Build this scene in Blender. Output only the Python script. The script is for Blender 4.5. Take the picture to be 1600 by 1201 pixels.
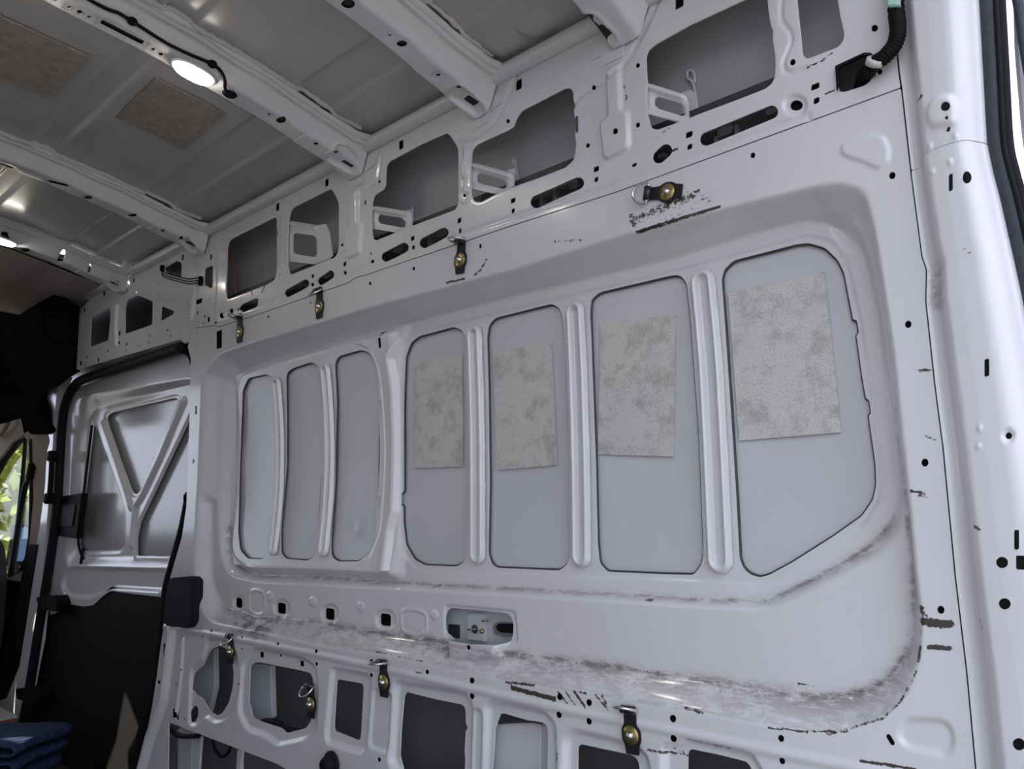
import bpy, bmesh, math, random
import numpy as np
from mathutils import Vector, Matrix

random.seed(7)
for o in list(bpy.data.objects): bpy.data.objects.remove(o)
SC = bpy.context.scene
COL = SC.collection

# ------------------------------------------------------------------ camera, sky, sun, exposure
F = 1233.34                                      # focal length in pixels of a 1600 px wide frame
AX = np.array([0.73088413, -0.12090632, -0.67170682])   # van axes seen in the camera frame: rearwards
AY = np.array([0.68197191, 0.09061109, 0.72574371])     # outwards through the side wall
AZ = np.array([-0.02688292, -0.98851975, 0.14868092])   # up
DW, Z0 = 1.35, 1.15                              # camera to side wall, camera above the load floor
CAM = np.array([0., -DW, Z0])
cd = bpy.data.cameras.new('camera'); cam = bpy.data.objects.new('camera', cd); COL.objects.link(cam)
cd.sensor_width = 36.0; cd.lens = 36.0 * F / 1600.0; cd.clip_start = 0.02; cd.clip_end = 300
M = Matrix.Identity(4)
for r, a in enumerate((AX, AY, AZ)):
    M[r][0], M[r][1], M[r][2], M[r][3] = a[0], -a[1], -a[2], CAM[r]
cam.matrix_world = M
SC.camera = cam

world = bpy.data.worlds.new('World'); SC.world = world; world.use_nodes = True
bg = world.node_tree.nodes['Background']
bg.inputs[0].default_value = (0.765, 0.825, 1.0, 1); bg.inputs[1].default_value = 1.75
sd = bpy.data.lights.new('sun', 'SUN'); sd.energy = 7.0; sd.angle = 0.0093; sd.color = (1.0, 0.93, 0.8)
sun = bpy.data.objects.new('sun', sd); COL.objects.link(sun)
SUN = Vector((-1.0, -1.83, 1.15)).normalized()  # towards the sun: front, driver's side
sun.rotation_euler = SUN.to_track_quat('Z', 'Y').to_euler()
SC.view_settings.view_transform = 'Standard'; SC.view_settings.look = 'None'
SC.view_settings.gamma = 1.0; SC.view_settings.use_curve_mapping = False
SC.view_settings.exposure = 0.52

# ------------------------------------------------------------------ measuring helpers
def ray(px, py):
    px = np.asarray(px, float); py = np.asarray(py, float)
    u, v = px - 800., py - 600.
    return (u*AX[0]+v*AX[1]+F*AX[2], u*AY[0]+v*AY[1]+F*AY[2], u*AZ[0]+v*AZ[1]+F*AZ[2])
def W(poly, off=0.0):
    """sight lines met with the wall-parallel plane y = off -> (x, z) metres"""
    p = np.asarray(poly, float); wx, wy, wz = ray(p[:, 0], p[:, 1])
    t = (DW + off) / wy
    return np.stack([wx*t, wz*t + Z0], 1)
def P(px, py, off=0.0):
    a = W([(px, py)], off)[0]; return Vector((a[0], off, a[1]))
def PX(px, py, x):
    wx, wy, wz = ray(px, py); t = x / wx
    return Vector((x, float(wy*t) - DW, float(wz*t) + Z0))
YB = [-.89, -.85, -.72, -.58, -.45, -.32, -.215, -.09, 0.0]
ZB = [1.168, 1.166, 1.148, 1.130, 1.102, 1.076, 1.048, 1.015, .976]
def fold(y):
    y = np.asarray(y, float); return np.where(y > -.89, y, -1.78 - y)
def zbow(y): return np.interp(fold(y), YB, ZB) + Z0
def zroof(y):
    y = fold(y)
    z = np.interp(y, [-.89, -.6, -.4, -.25, -.15, -.03, .2], [1.232, 1.192, 1.162, 1.128, 1.102, 1.086, 1.08])
    for a, b in ((-.262, -.155), (-.625, -.556)):       # pressed swages running along the roof
        z = z + .010*(1/(1+np.exp(-(y-a)/.0022)) - 1/(1+np.exp(-(y-b)/.0022)))
    return z + Z0
def R(px, py, dz=0.0, fn=zbow):
    wx, wy, wz = (float(q) for q in ray(px, py)); z = 2.25; t = 1
    for _ in range(80):
        t = (z - Z0)/wz; z = .5*z + .5*(float(fn(wy*t - DW)) + dz)
    return Vector((wx*t, wy*t - DW, wz*t + Z0))
def cr(ox, oy, s, pts): return [(ox + x/s, oy + y/s) for x, y in pts]
def rnd(pts, r, n=5):
    out = []; m = len(pts); pts = [np.array(p, float) for p in pts]
    for i in range(m):
        a, b, c = pts[i-1], pts[i], pts[(i+1) % m]
        la, lc = np.linalg.norm(a-b), np.linalg.norm(c-b)
        k = min(r, la*.49, lc*.49)
        p, q = b + (a-b)/max(la, 1e-9)*k, b + (c-b)/max(lc, 1e-9)*k
        for j in range(n+1):
            t = j/n; out.append(tuple((1-t)**2*p + 2*t*(1-t)*b + t*t*q))
    return out
def el(cx, cy, w, h=None, n=14):
    h = w if h is None else h
    return [(cx + w/2*math.cos(6.2832*i/n), cy + h/2*math.sin(6.2832*i/n)) for i in range(n)]
def rc(cx, cy, w, h):
    s = (cy - 822)/(cx + 542)
    return [(cx-w/2, cy-h/2-s*w/2), (cx+w/2, cy-h/2+s*w/2), (cx+w/2, cy+h/2+s*w/2), (cx-w/2, cy+h/2-s*w/2)]
def cap(p0, p1, r, n=8):
    a = math.atan2(p1[1]-p0[1], p1[0]-p0[0]); out = []
    for c, s in ((p1, -1), (p0, 1)):
        for i in range(n+1):
            t = a + (-math.pi/2 + math.pi*i/n if s < 0 else math.pi/2 + math.pi*i/n)
            out.append((c[0] + r*math.cos(t), c[1] + r*math.sin(t)))
    return out

# ------------------------------------------------------------------ materials
MAT = {}
def nodes(name):
    m = bpy.data.materials.new(name); m.use_nodes = True; nt = m.node_tree
    return m, nt, nt.nodes['Principled BSDF']
def mat(name, col, rough=.5, metal=0., coat=0., noise=0., nscale=30., bump=0., bscale=200., spec=.5, emit=None, trans=0.):
    m, nt, b = nodes(name)
    b.inputs['Base Color'].default_value = (*col, 1); b.inputs['Roughness'].default_value = rough
    b.inputs['Metallic'].default_value = metal; b.inputs['Coat Weight'].default_value = coat
    b.inputs['Coat Roughness'].default_value = .12; b.inputs['Specular IOR Level'].default_value = spec
    b.inputs['Transmission Weight'].default_value = trans
    if trans: b.inputs['IOR'].default_value = 1.08
    if emit:
        b.inputs['Emission Color'].default_value = (*emit[0], 1); b.inputs['Emission Strength'].default_value = emit[1]
    tc = nt.nodes.new('ShaderNodeTexCoord')
    if noise:
        t = nt.nodes.new('ShaderNodeTexNoise'); t.inputs['Scale'].default_value = nscale; t.inputs['Detail'].default_value = 5
        nt.links.new(tc.outputs['Object'], t.inputs['Vector'])
        r = nt.nodes.new('ShaderNodeValToRGB')
        r.color_ramp.elements[0].position = .3; r.color_ramp.elements[1].position = .7
        r.color_ramp.elements[0].color = (*[c*(1-noise) for c in col], 1); r.color_ramp.elements[1].color = (*[min(1, c*(1+noise*.6)) for c in col], 1)
        nt.links.new(t.outputs['Fac'], r.inputs[0]); nt.links.new(r.outputs[0], b.inputs['Base Color'])
    if bump:
        t = nt.nodes.new('ShaderNodeTexNoise'); t.inputs['Scale'].default_value = bscale; t.inputs['Detail'].default_value = 3
        nt.links.new(tc.outputs['Object'], t.inputs['Vector'])
        bp = nt.nodes.new('ShaderNodeBump'); bp.inputs['Strength'].default_value = bump; bp.inputs['Distance'].default_value = .002
        nt.links.new(t.outputs['Fac'], bp.inputs['Height']); nt.links.new(bp.outputs[0], b.inputs['Normal'])
    MAT[name] = m; return m
mat('white_paint', (.74, .727, .735), .30, coat=.6, noise=.03, nscale=6)
mat('grey_skin', (.64, .64, .66), .30, coat=.4, noise=.03, nscale=5)
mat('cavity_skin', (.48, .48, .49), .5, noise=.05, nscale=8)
mat('cavity_shade', (.20, .20, .215), .5, noise=.08, nscale=6)  # cavity_skin made darker: the shade of the deep cavities is in the colour
mat('roof_skin', (.50, .485, .475), .26, coat=.3, noise=.04, nscale=4)
mat('sealant', (.66, .65, .64), .6, bump=.5, bscale=120)
mat('black_rubber', (.012, .012, .014), .6, spec=.12, bump=.2, bscale=150)
mat('black_plastic', (.009, .0085, .0085), .65, spec=.1, noise=.2, nscale=40, bump=.25, bscale=400)
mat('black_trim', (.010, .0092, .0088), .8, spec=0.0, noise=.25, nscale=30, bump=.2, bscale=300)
mat('seal_rubber', (.05, .055, .07), .7, noise=.25, nscale=60)
mat('black_metal', (.012, .012, .014), .3, coat=.3)
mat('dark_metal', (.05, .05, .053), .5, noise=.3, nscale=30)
mat('chrome', (.75, .74, .72), .18, 1.0)
mat('zinc_yellow', (.46, .36, .14), .32, .85, noise=.35, nscale=60)
mat('steel_bolt', (.72, .74, .76), .22, 1.0)
mat('steel_grey', (.42, .43, .45), .35, .8)
mat('headliner', (.33, .29, .27), .9, spec=.1, bump=.3, bscale=300)
mat('beige_trim', (.30, .25, .20), .9, spec=0.0, bump=.2, bscale=300)
mat('floor_rubber', (.03, .03, .032), .7, noise=.3, nscale=20)
mat('concrete', (.17, .155, .14), .9, noise=.2, nscale=3)
mat('tape_white', (.62, .62, .58), .6)
mat('connector_green', (.42, .62, .52), .5)
mat('wire_orange', (.55, .16, .05), .5)
mat('mirror_blue', (.12, .20, .32), .25)
mat('leaf', (.30, .33, .05), .6, noise=.5, nscale=3)
mat('bark', (.12, .08, .05), .9)
mat('box_red', (.45, .10, .05), .6, noise=.5, nscale=60)
mat('seat_black', (.02, .02, .022), .8, bump=.3, bscale=200)
mat('lens', (.9, .9, .9), .3, emit=((1, .95, .82), 42.0))
mat('glass', (.9, .95, .95), .02, trans=1.0)

def worn_paint():
    m, nt, b = nodes('worn_paint'); N = nt.nodes; L = nt.links
    b.inputs['Roughness'].default_value = .30; b.inputs['Coat Weight'].default_value = .6; b.inputs['Coat Roughness'].default_value = .1
    tc = N.new('ShaderNodeTexCoord')
    def noise(scale, detail, stretch=(1, 1, 1), rough=.6):
        mp = N.new('ShaderNodeMapping'); mp.inputs['Scale'].default_value = stretch
        t = N.new('ShaderNodeTexNoise'); t.inputs['Scale'].default_value = scale; t.inputs['Detail'].default_value = detail; t.inputs['Roughness'].default_value = rough
        L.new(tc.outputs['Object'], mp.inputs[0]); L.new(mp.outputs[0], t.inputs['Vector']); return t.outputs['Fac']
    def math_(op, a, c):
        n = N.new('ShaderNodeMath'); n.operation = op; n.use_clamp = True
        for i, v in enumerate((a, c)):
            if isinstance(v, (int, float)): n.inputs[i].default_value = v
            else: L.new(v, n.inputs[i])
        return n.outputs[0]
    def ramp(v, p0, p1):
        r = N.new('ShaderNodeMapRange'); r.inputs[1].default_value = p0; r.inputs[2].default_value = p1; L.new(v, r.inputs[0]); return r.outputs[0]
    def mix(f, a, c):
        n = N.new('ShaderNodeMix'); n.data_type = 'RGBA'; L.new(f, n.inputs[0])
        for i, v in ((6, a), (7, c)):
            if isinstance(v, tuple): n.inputs[i].default_value = (*v, 1)
            else: L.new(v, n.inputs[i])
        return n.outputs[2]
    d = N.new('ShaderNodeAttribute'); d.attribute_name = 'dirt'
    c = N.new('ShaderNodeAttribute'); c.attribute_name = 'chip'
    base = mix(ramp(noise(5, 3), .35, .65), (.725, .712, .722), (.75, .74, .75))
    scr = math_('MULTIPLY', ramp(noise(14, 12, (1, 1, 2.2), .82), .42, .56), ramp(noise(60, 6, (.3, 1, 2.2), .75), .32, .56))
    dirt = math_('MULTIPLY', d.outputs['Fac'], math_('ADD', math_('MULTIPLY', scr, 1.25), .12))
    c1 = mix(dirt, base, (.115, .092, .078))
    chip = ramp(math_('ADD', c.outputs['Fac'], ramp(noise(85, 8, (1, 1, 1.5), .8), .30, .72)), .93, .985)
    spk = math_('MULTIPLY', ramp(noise(140, 2), .755, .78), ramp(noise(9, 3), .5, .62))
    L.new(mix(math_('MAXIMUM', chip, spk), c1, (.055, .048, .036)), b.inputs['Base Color'])
    MAT['worn_paint'] = m
worn_paint()
def foil():
    m, nt, b = nodes('damping_foil'); N = nt.nodes; L = nt.links
    tc = N.new('ShaderNodeTexCoord')
    def noise(s, d, r=.6):
        t = N.new('ShaderNodeTexNoise'); t.inputs['Scale'].default_value = s; t.inputs['Detail'].default_value = d; t.inputs['Roughness'].default_value = r
        L.new(tc.outputs['Object'], t.inputs['Vector']); return t.outputs['Fac']
    def ramp(v, e):
        r = N.new('ShaderNodeValToRGB'); L.new(v, r.inputs[0])
        r.color_ramp.elements[0].position, r.color_ramp.elements[1].position = e[0][0], e[1][0]
        r.color_ramp.elements[0].color = (*e[0][1], 1); r.color_ramp.elements[1].color = (*e[1][1], 1); return r.outputs[0]
    base = ramp(noise(16, 10, .75), ((.36, (.50, .49, .45)), (.52, (.74, .73, .68))))
    fine = ramp(noise(420, 3, .7), ((.38, (.58, .58, .58)), (.50, (1, 1, 1))))
    mx = N.new('ShaderNodeMix'); mx.data_type = 'RGBA'; mx.blend_type = 'MULTIPLY'; mx.inputs[0].default_value = 1
    L.new(base, mx.inputs[6]); L.new(fine, mx.inputs[7]); L.new(mx.outputs[2], b.inputs['Base Color'])
    b.inputs['Roughness'].default_value = .55; b.inputs['Metallic'].default_value = .15
    MAT['damping_foil'] = m
foil()
mat('damping_foil_warm_lit', (.40, .36, .30), .5, .2, noise=.22, nscale=45, bump=.2)  # same foil; the dim warm light under the roof is put into its colour
def quilt():
    m, nt, b = nodes('quilt_blue'); N = nt.nodes; L = nt.links
    tc = N.new('ShaderNodeTexCoord'); mp = N.new('ShaderNodeMapping'); mp.inputs['Rotation'].default_value = (0, .5, .8)
    L.new(tc.outputs['Object'], mp.inputs[0])
    w = N.new('ShaderNodeTexWave'); w.inputs['Scale'].default_value = 5; w.inputs['Distortion'].default_value = 14; w.inputs['Detail Scale'].default_value = .6; w.inputs['Detail'].default_value = 1
    L.new(mp.outputs[0], w.inputs['Vector'])
    r = N.new('ShaderNodeValToRGB'); L.new(w.outputs['Fac'], r.inputs[0])
    r.color_ramp.elements[0].color = (.016, .036, .10, 1); r.color_ramp.elements[1].color = (.07, .10, .18, 1)
    r.color_ramp.elements[0].position = .965; r.color_ramp.elements[1].position = .99
    L.new(r.outputs[0], b.inputs['Base Color']); b.inputs['Roughness'].default_value = .9
    bp = N.new('ShaderNodeBump'); bp.inputs['Strength'].default_value = .6; bp.inputs['Distance'].default_value = .004
    L.new(w.outputs['Fac'], bp.inputs['Height']); L.new(bp.outputs[0], b.inputs['Normal'])
    MAT['quilt_blue'] = m
quilt()

# ------------------------------------------------------------------ object helpers
def root(name, label, cat, loc=(0, 0, 0), group=None, kind=None):
    o = bpy.data.objects.new(name, None); COL.objects.link(o); o.location = loc; o.empty_display_size = .05
    return tag(o, label, cat, group, kind)
def tag(o, label, cat=None, group=None, kind=None):
    o['label'] = label
    if cat: o['category'] = cat
    if group: o['group'] = group
    if kind: o['kind'] = kind
    return o
def link(name, me, m, parent=None, smooth=True):
    o = bpy.data.objects.new(name, me); COL.objects.link(o)
    me.materials.clear(); me.materials.append(MAT[m])
    if smooth: me.polygons.foreach_set('use_smooth', np.ones(len(me.polygons), bool))
    if parent is not None:
        o.parent = parent
        k, L = parent, Vector((0, 0, 0))
        while k is not None: L += k.location; k = k.parent
        if (parent.rotation_euler[0], parent.rotation_euler[1], parent.rotation_euler[2]) == (0, 0, 0): o.location = -L
    return o
def from_bm(name, bm, m, parent=None, smooth=False):
    me = bpy.data.meshes.new(name); bmesh.ops.recalc_face_normals(bm, faces=bm.faces[:]); bm.to_mesh(me); bm.free()
    return link(name, me, m, parent, smooth)
def plate(name, pts, vec, m, parent=None, bevel=0.0, seg=2, smooth=False):
    """an outline of real thickness: pts in metres, pushed along vec"""
    bm = bmesh.new(); vs = [bm.verts.new(p) for p in pts]; ws = [bm.verts.new(Vector(p) + Vector(vec)) for p in pts]
    bm.faces.new(vs); bm.faces.new(ws[::-1])
    for i in range(len(vs)): bm.faces.new((vs[i-1], vs[i], ws[i], ws[i-1]))
    bmesh.ops.recalc_face_normals(bm, faces=bm.faces[:])
    if bevel:
        bmesh.ops.bevel(bm, geom=[e for e in bm.edges], offset=bevel, segments=seg, affect='EDGES', clamp_overlap=True)
    bmesh.ops.triangulate(bm, faces=[f for f in bm.faces if len(f.verts) > 4])
    return from_bm(name, bm, m, parent, smooth)
def pplate(name, poly, off, th, m, parent=None, bevel=0.0):
    return plate(name, [(x, off, z) for x, z in W(poly, off)], (0, th, 0), m, parent, bevel)
def box(name, lo, hi, m, parent=None, bevel=0.0):
    pts = [(lo[0], lo[1], lo[2]), (hi[0], lo[1], lo[2]), (hi[0], hi[1], lo[2]), (lo[0], hi[1], lo[2])]
    return plate(name, pts, (0, 0, hi[2]-lo[2]), m, parent, bevel)
def spline(pts, n=6):
    pts = [Vector(p) for p in pts]; out = []
    for i in range(len(pts)-1):
        a, b, c, d = pts[max(i-1, 0)], pts[i], pts[i+1], pts[min(i+2, len(pts)-1)]
        for j in range(n):
            t = j/n; out.append(.5*((2*b) + (c-a)*t + (2*a-5*b+4*c-d)*t*t + (3*b-a-3*c+d)*t**3))
    out.append(pts[-1]); return out
def tube(name, pts, r, m, parent=None, n=6, k=8, rad=None, smooth_path=True, scale2=1.0, closed=False):
    p = spline(pts, n) if smooth_path else [Vector(q) for q in pts]
    bm = bmesh.new(); rings = []; up = Vector((0.3, 0.2, 1)).normalized(); N = len(p)
    for i, q in enumerate(p):
        t = (p[(i+1) % N] - p[i-1]) if closed else (p[min(i+1, N-1)] - p[max(i-1, 0)])
        t.normalize(); s = t.cross(up); s.normalize(); u = s.cross(t); up = u
        rr = r if rad is None else rad(i/(N-1))
        rings.append([bm.verts.new(q + s*math.cos(6.2832*j/k)*rr + u*math.sin(6.2832*j/k)*rr*scale2) for j in range(k)])
    for i in range(N if closed else N-1):
        a, b = rings[i], rings[(i+1) % N]
        for j in range(k): bm.faces.new((a[j], a[(j+1) % k], b[(j+1) % k], b[j]))
    if not closed: bm.faces.new(rings[0][::-1]); bm.faces.new(rings[-1])
    return from_bm(name, bm, m, parent, True)
def lathe(name, prof, m, parent=None, n=20, loc=(0, 0, 0), axis='-Y'):
    bm = bmesh.new(); rings = []
    for r, h in prof:
        rings.append([bm.verts.new((loc[0]+r*math.cos(6.2832*i/n), loc[1]-h, loc[2]+r*math.sin(6.2832*i/n))) for i in range(n)] if r > 1e-6 else [bm.verts.new((loc[0], loc[1]-h, loc[2]))])
    for a, b in zip(rings, rings[1:]):
        for i in range(n):
            if len(a) == 1 and len(b) == 1: continue
            if len(b) == 1: bm.faces.new((a[i], a[(i+1) % n], b[0]))
            elif len(a) == 1: bm.faces.new((a[0], b[(i+1) % n], b[i]))
            else: bm.faces.new((a[i], a[(i+1) % n], b[(i+1) % n], b[i]))
    return from_bm(name, bm, m, parent, True)

# ------------------------------------------------------------------ pressed sheet metal
BACK = []
def small(s, p, off=0.0): s.hole(p); BACK.append((np.asarray(p), s))
def spacing(lo, hi, d_lo, d_hi):
    out = [lo]
    while out[-1] < hi:
        t = (out[-1]-lo)/(hi-lo); out.append(out[-1] + d_lo + (d_hi-d_lo)*t)
    return np.array(out)
def sdf(poly, X, Z):
    """distance inside (+) or outside (-) a closed outline"""
    p = np.asarray(poly, float); d2 = np.full(X.shape, 1e9); ins = np.zeros(X.shape, bool)
    for a, b in zip(p, np.roll(p, -1, 0)):
        ex, ez = b - a; l2 = ex*ex + ez*ez
        if l2 < 1e-14: continue
        t = np.clip(((X-a[0])*ex + (Z-a[1])*ez)/l2, 0, 1)
        d2 = np.minimum(d2, (X-a[0]-t*ex)**2 + (Z-a[1]-t*ez)**2)
        if ez != 0:
            c = ((a[1] > Z) != (b[1] > Z)) & (X < ex*(Z-a[1])/ez + a[0]); ins ^= c
    d = np.sqrt(d2); return np.where(ins, d, -d)
def sm(t): t = np.clip(t, 0, 1); return t*t*(3-2*t)
class Sheet:
    def __init__(s, x, z, off=0.0):
        s.x, s.z = x, z; s.X, s.Z = np.meshgrid(x, z, indexing='ij')
        s.H = np.full(s.X.shape, float(off)); s.S = np.full(s.X.shape, 1.0); s.A = {}
    def win(s, p, m):
        i0, i1 = np.searchsorted(s.x, (p[:, 0].min()-m, p[:, 0].max()+m)); j0, j1 = np.searchsorted(s.z, (p[:, 1].min()-m, p[:, 1].max()+m))
        return (slice(max(i0-1, 0), i1+1), slice(max(j0-1, 0), j1+1))
    def d(s, p, m=.03):
        p = np.asarray(p, float); w = s.win(p, m)
        if s.X[w].size == 0: return w, np.zeros(s.X[w].shape)
        return w, sdf(p, s.X[w], s.Z[w])
    def dom(s, p):
        s.S = np.minimum(s.S, sdf(p, s.X, s.Z))
    def hole(s, p):
        w, d = s.d(p); s.S[w] = np.minimum(s.S[w], -d)
    def loft(s, outer, inner, depth, base=None):
        w, do = s.d(outer, .01); di = -sdf(inner, s.X[w], s.Z[w])
        t = np.where(do <= 0, 0, np.where(di <= 0, 1, do/np.maximum(do+di, 1e-6)))
        b = s.H[w] if base is None else base
        t = .55*t + .45*sm(t)
        s.H[w] = np.where(do > 0, b + (depth-b)*t, s.H[w])
        T = np.zeros(s.X.shape); T[w] = t; return T
    def plateau(s, p, h, ramp=.008):
        w, d = s.d(p, ramp*2); s.H[w] += h*sm((d+ramp/2)/ramp)
    def bead(s, p, h, w_=.008):
        w, d = s.d(p, w_*2); s.H[w] += h*np.maximum(0, np.cos(np.clip(d/w_, -1, 1)*math.pi/2))**1.3
    def ridge(s, line, h, w_):
        p = np.asarray(line, float); w = s.win(p, w_*1.5); X, Z = s.X[w], s.Z[w]; d2 = np.full(X.shape, 1e9)
        for a, b in zip(p, p[1:]):
            ex, ez = b-a; t = np.clip(((X-a[0])*ex+(Z-a[1])*ez)/(ex*ex+ez*ez), 0, 1)
            d2 = np.minimum(d2, (X-a[0]-t*ex)**2+(Z-a[1]-t*ez)**2)
        s.H[w] += h*np.maximum(0, np.cos(np.clip(np.sqrt(d2)/w_, 0, 1)*math.pi/2))**1.2
    def stroke(s, attr, line, w_, v):
        a = s.A.setdefault(attr, np.zeros(s.X.shape)); p = np.asarray(line, float); w = s.win(p, w_*1.5); X, Z = s.X[w], s.Z[w]; d2 = np.full(X.shape, 1e9)
        for q, b in zip(p, p[1:]):
            ex, ez = b-q; t = np.clip(((X-q[0])*ex+(Z-q[1])*ez)/(ex*ex+ez*ez), 0, 1)
            d2 = np.minimum(d2, (X-q[0]-t*ex)**2+(Z-q[1]-t*ez)**2)
        a[w] = np.maximum(a[w], v*np.clip(1.25*(1-np.sqrt(d2)/w_), 0, 1))
    def blot(s, attr, p, v, soft=.006):
        a = s.A.setdefault(attr, np.zeros(s.X.shape)); w, d = s.d(p, soft*2); a[w] = np.maximum(a[w], v*sm((d+soft)/(2*soft)))
    def build(s, name, m, parent=None, th=.003, pos=None, tdir=(0, 1, 0)):
        if pos is None: pos = np.stack([s.X, s.H, s.Z], -1)
        nx, nz = s.S.shape; V = pos.reshape(-1, 3); S = s.S.ravel().copy(); S[np.abs(S) < 1e-6] = -1e-6
        A = {k: v.ravel() for k, v in s.A.items()}
        I = np.arange(nx*nz).reshape(nx, nz)
        q = np.stack([I[:-1, :-1], I[1:, :-1], I[1:, 1:], I[:-1, 1:]], -1).reshape(-1, 4)
        c = (S[q] > 0).sum(1); quads = q[c == 4]; mx = q[(c > 0) & (c < 4)]
        tri = np.concatenate([mx[:, [0, 1, 2]], mx[:, [0, 2, 3]]]) if len(mx) else np.zeros((0, 3), int)
        pc = (S[tri] > 0).sum(1); tris = [tri[pc == 3]]; nV = len(V)
        def rot(t, odd):
            k = np.argmax(odd, 1); return t[np.arange(len(t))[:, None], (k[:, None] + np.arange(3)) % 3]
        t1 = tri[pc == 1]; t1 = rot(t1, S[t1] > 0); t2 = tri[pc == 2]; t2 = rot(t2, S[t2] < 0)
        E = np.concatenate([t1[:, [0, 1]], t1[:, [0, 2]], t2[:, [0, 1]], t2[:, [0, 2]]]); E = np.sort(E, 1)
        key = E[:, 0].astype(np.int64)*nV + E[:, 1]; uk, inv = np.unique(key, return_inverse=True)
        ea, eb = uk//nV, uk % nV; t = (S[ea]/(S[ea]-S[eb]))
        NV = V[ea] + (V[eb]-V[ea])*t[:, None]; idx = nV + inv; n1, n2 = len(t1), len(t2)
        a1, b1, a2, b2 = idx[:n1], idx[n1:2*n1], idx[2*n1:2*n1+n2], idx[2*n1+n2:]
        tris.append(np.stack([t1[:, 0], a1, b1], 1)); q2 = np.stack([a2, t2[:, 1], t2[:, 2], b2], 1)
        edges = np.concatenate([np.stack([a1, b1], 1), np.stack([b2, a2], 1)])
        V = np.concatenate([V, NV]); A = {k: np.concatenate([v, v[ea] + (v[eb]-v[ea])*t]) for k, v in A.items()}
        ue, ie = np.unique(edges, return_inverse=True); ie = ie.reshape(-1, 2); n0 = len(V)
        V = np.concatenate([V, V[ue], V[ue] + np.array(tdir)*th]); A = {k: np.concatenate([v, v[ue], v[ue]]) for k, v in A.items()}
        rim = np.stack([n0+ie[:, 1], n0+ie[:, 0], n0+len(ue)+ie[:, 0], n0+len(ue)+ie[:, 1]], 1)
        Q = np.concatenate([quads, q2, rim]); T = np.concatenate(tris)
        used, inv = np.unique(np.concatenate([Q.ravel(), T.ravel()]), return_inverse=True)
        V = V[used]; A = {k: v[used] for k, v in A.items()}
        me = bpy.data.meshes.new(name); me.vertices.add(len(V)); me.vertices.foreach_set('co', V.astype(np.float32).ravel())
        me.loops.add(len(inv)); me.loops.foreach_set('vertex_index', inv.astype(np.int32).ravel())
        ls = np.concatenate([np.arange(len(Q))*4, len(Q)*4 + np.arange(len(T))*3])
        me.polygons.add(len(ls)); me.polygons.foreach_set('loop_start', ls.astype(np.int32))
        me.update(calc_edges=True); me.validate()
        for k, v in A.items():
            at = me.attributes.new(k, 'FLOAT', 'POINT'); at.data.foreach_set('value', v.astype(np.float32))
        return link(name, me, m, parent)

# ================================================================== the side wall of the van
wall = root('wall_right', 'white pressed steel inner side wall of the cargo van', 'wall', kind='structure')
SEAM_L = [(304, 512), (336, 508), (342, 510), (400, 492), (545, 441), (556, 433), (572, 429), (800, 352), (962, 300), (1200, 213), (1408, 137)]
SEAM_R = [(1423, 270), (1440, 400), (1447, 420), (1446, 470), (1460, 600), (1473, 700), (1492, 900), (1510, 1050), (1524, 1201), (1528, 1240)]
PILLAR_L = [(205, 1240), (230, 1140), (238, 1100), (244, 1060), (252, 1000), (259, 960), (266, 900), (284, 838), (291, 790), (296, 650), (298, 560), (293, 541)]

# ---- the window panel: everything below the long seam, with its recess and lower cut-outs
b = Sheet(spacing(-3.36, -.325, .0052, .0025), np.concatenate([spacing(.03, .55, .008, .0045), spacing(.555, 1.93, .0032, .0032)]))
domain = np.concatenate([W(SEAM_L), W(SEAM_R), [(-.34, .05), (-2.05, .05)], W([(470, 1215), (433, 1193), (264, 1128), (262, 1240)]), W(PILLAR_L)])
b.dom(domain)
OUT = rnd([(314, 640), (316, 585), (340, 553), (400, 533), (507, 500), (595, 474), (800, 421), (985, 362), (1200, 308), (1310, 282), (1352, 296), (1366, 350), (1380, 440), (1397, 550),
           (1415, 725), (1432, 900), (1441, 970), (1437, 1030), (1418, 1085), (1380, 1122), (1325, 1142), (1250, 1142), (1082, 1112), (867, 1075), (800, 1065), (700, 1043), (600, 1023), (500, 1008), (400, 986), (328, 972), (306, 940), (303, 880), (307, 800)], 14)
G = rnd([(336, 640), (342, 588), (365, 566), (507, 517), (600, 492), (800, 440), (1000, 382), (1200, 332), (1270, 318), (1325, 316), (1352, 345), (1364, 400), (1378, 475), (1394, 588), (1414, 750), (1424, 850),
         (1428, 930), (1427, 975), (1415, 1018), (1388, 1058), (1335, 1080), (1275, 1085), (1200, 1073), (1075, 1055), (940, 1035), (800, 1018), (700, 1000), (625, 990), (500, 971), (400, 960), (350, 948), (333, 905), (332, 800)], 14)
FO = rnd([(340, 640), (348, 590), (372, 568), (507, 520), (600, 495), (800, 444), (1000, 386), (1200, 336), (1270, 322), (1320, 320), (1350, 349), (1362, 400), (1376, 475), (1391, 588), (1411, 750), (1416, 800),
          (1405, 835), (1370, 873), (1300, 907), (1237, 937), (1200, 951), (1075, 946), (960, 938), (800, 929), (625, 919), (400, 908), (358, 898), (345, 870), (340, 800)], 12)
FR = rnd([(372, 600), (385, 577), (400, 570), (575, 522), (637, 505), (800, 462), (1050, 405), (1200, 357), (1262, 342), (1300, 350), (1340, 382), (1354, 405), (1370, 475), (1385, 588), (1403, 750), (1404, 785),
          (1390, 818), (1358, 853), (1298, 889), (1237, 920), (1200, 938), (1075, 934), (960, 927), (800, 918), (625, 909), (500, 900), (400, 897), (375, 885), (362, 860), (362, 800), (366, 700)], 14)
D1, D2 = .045, .078
TO = [(310, 780), (314, 640), (318, 580), (345, 551), (400, 533), (507, 500), (595, 474), (800, 421), (985, 362), (1200, 308), (1300, 283), (1346, 292), (1364, 350), (1380, 440), (1397, 550), (1412, 700)]
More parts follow.
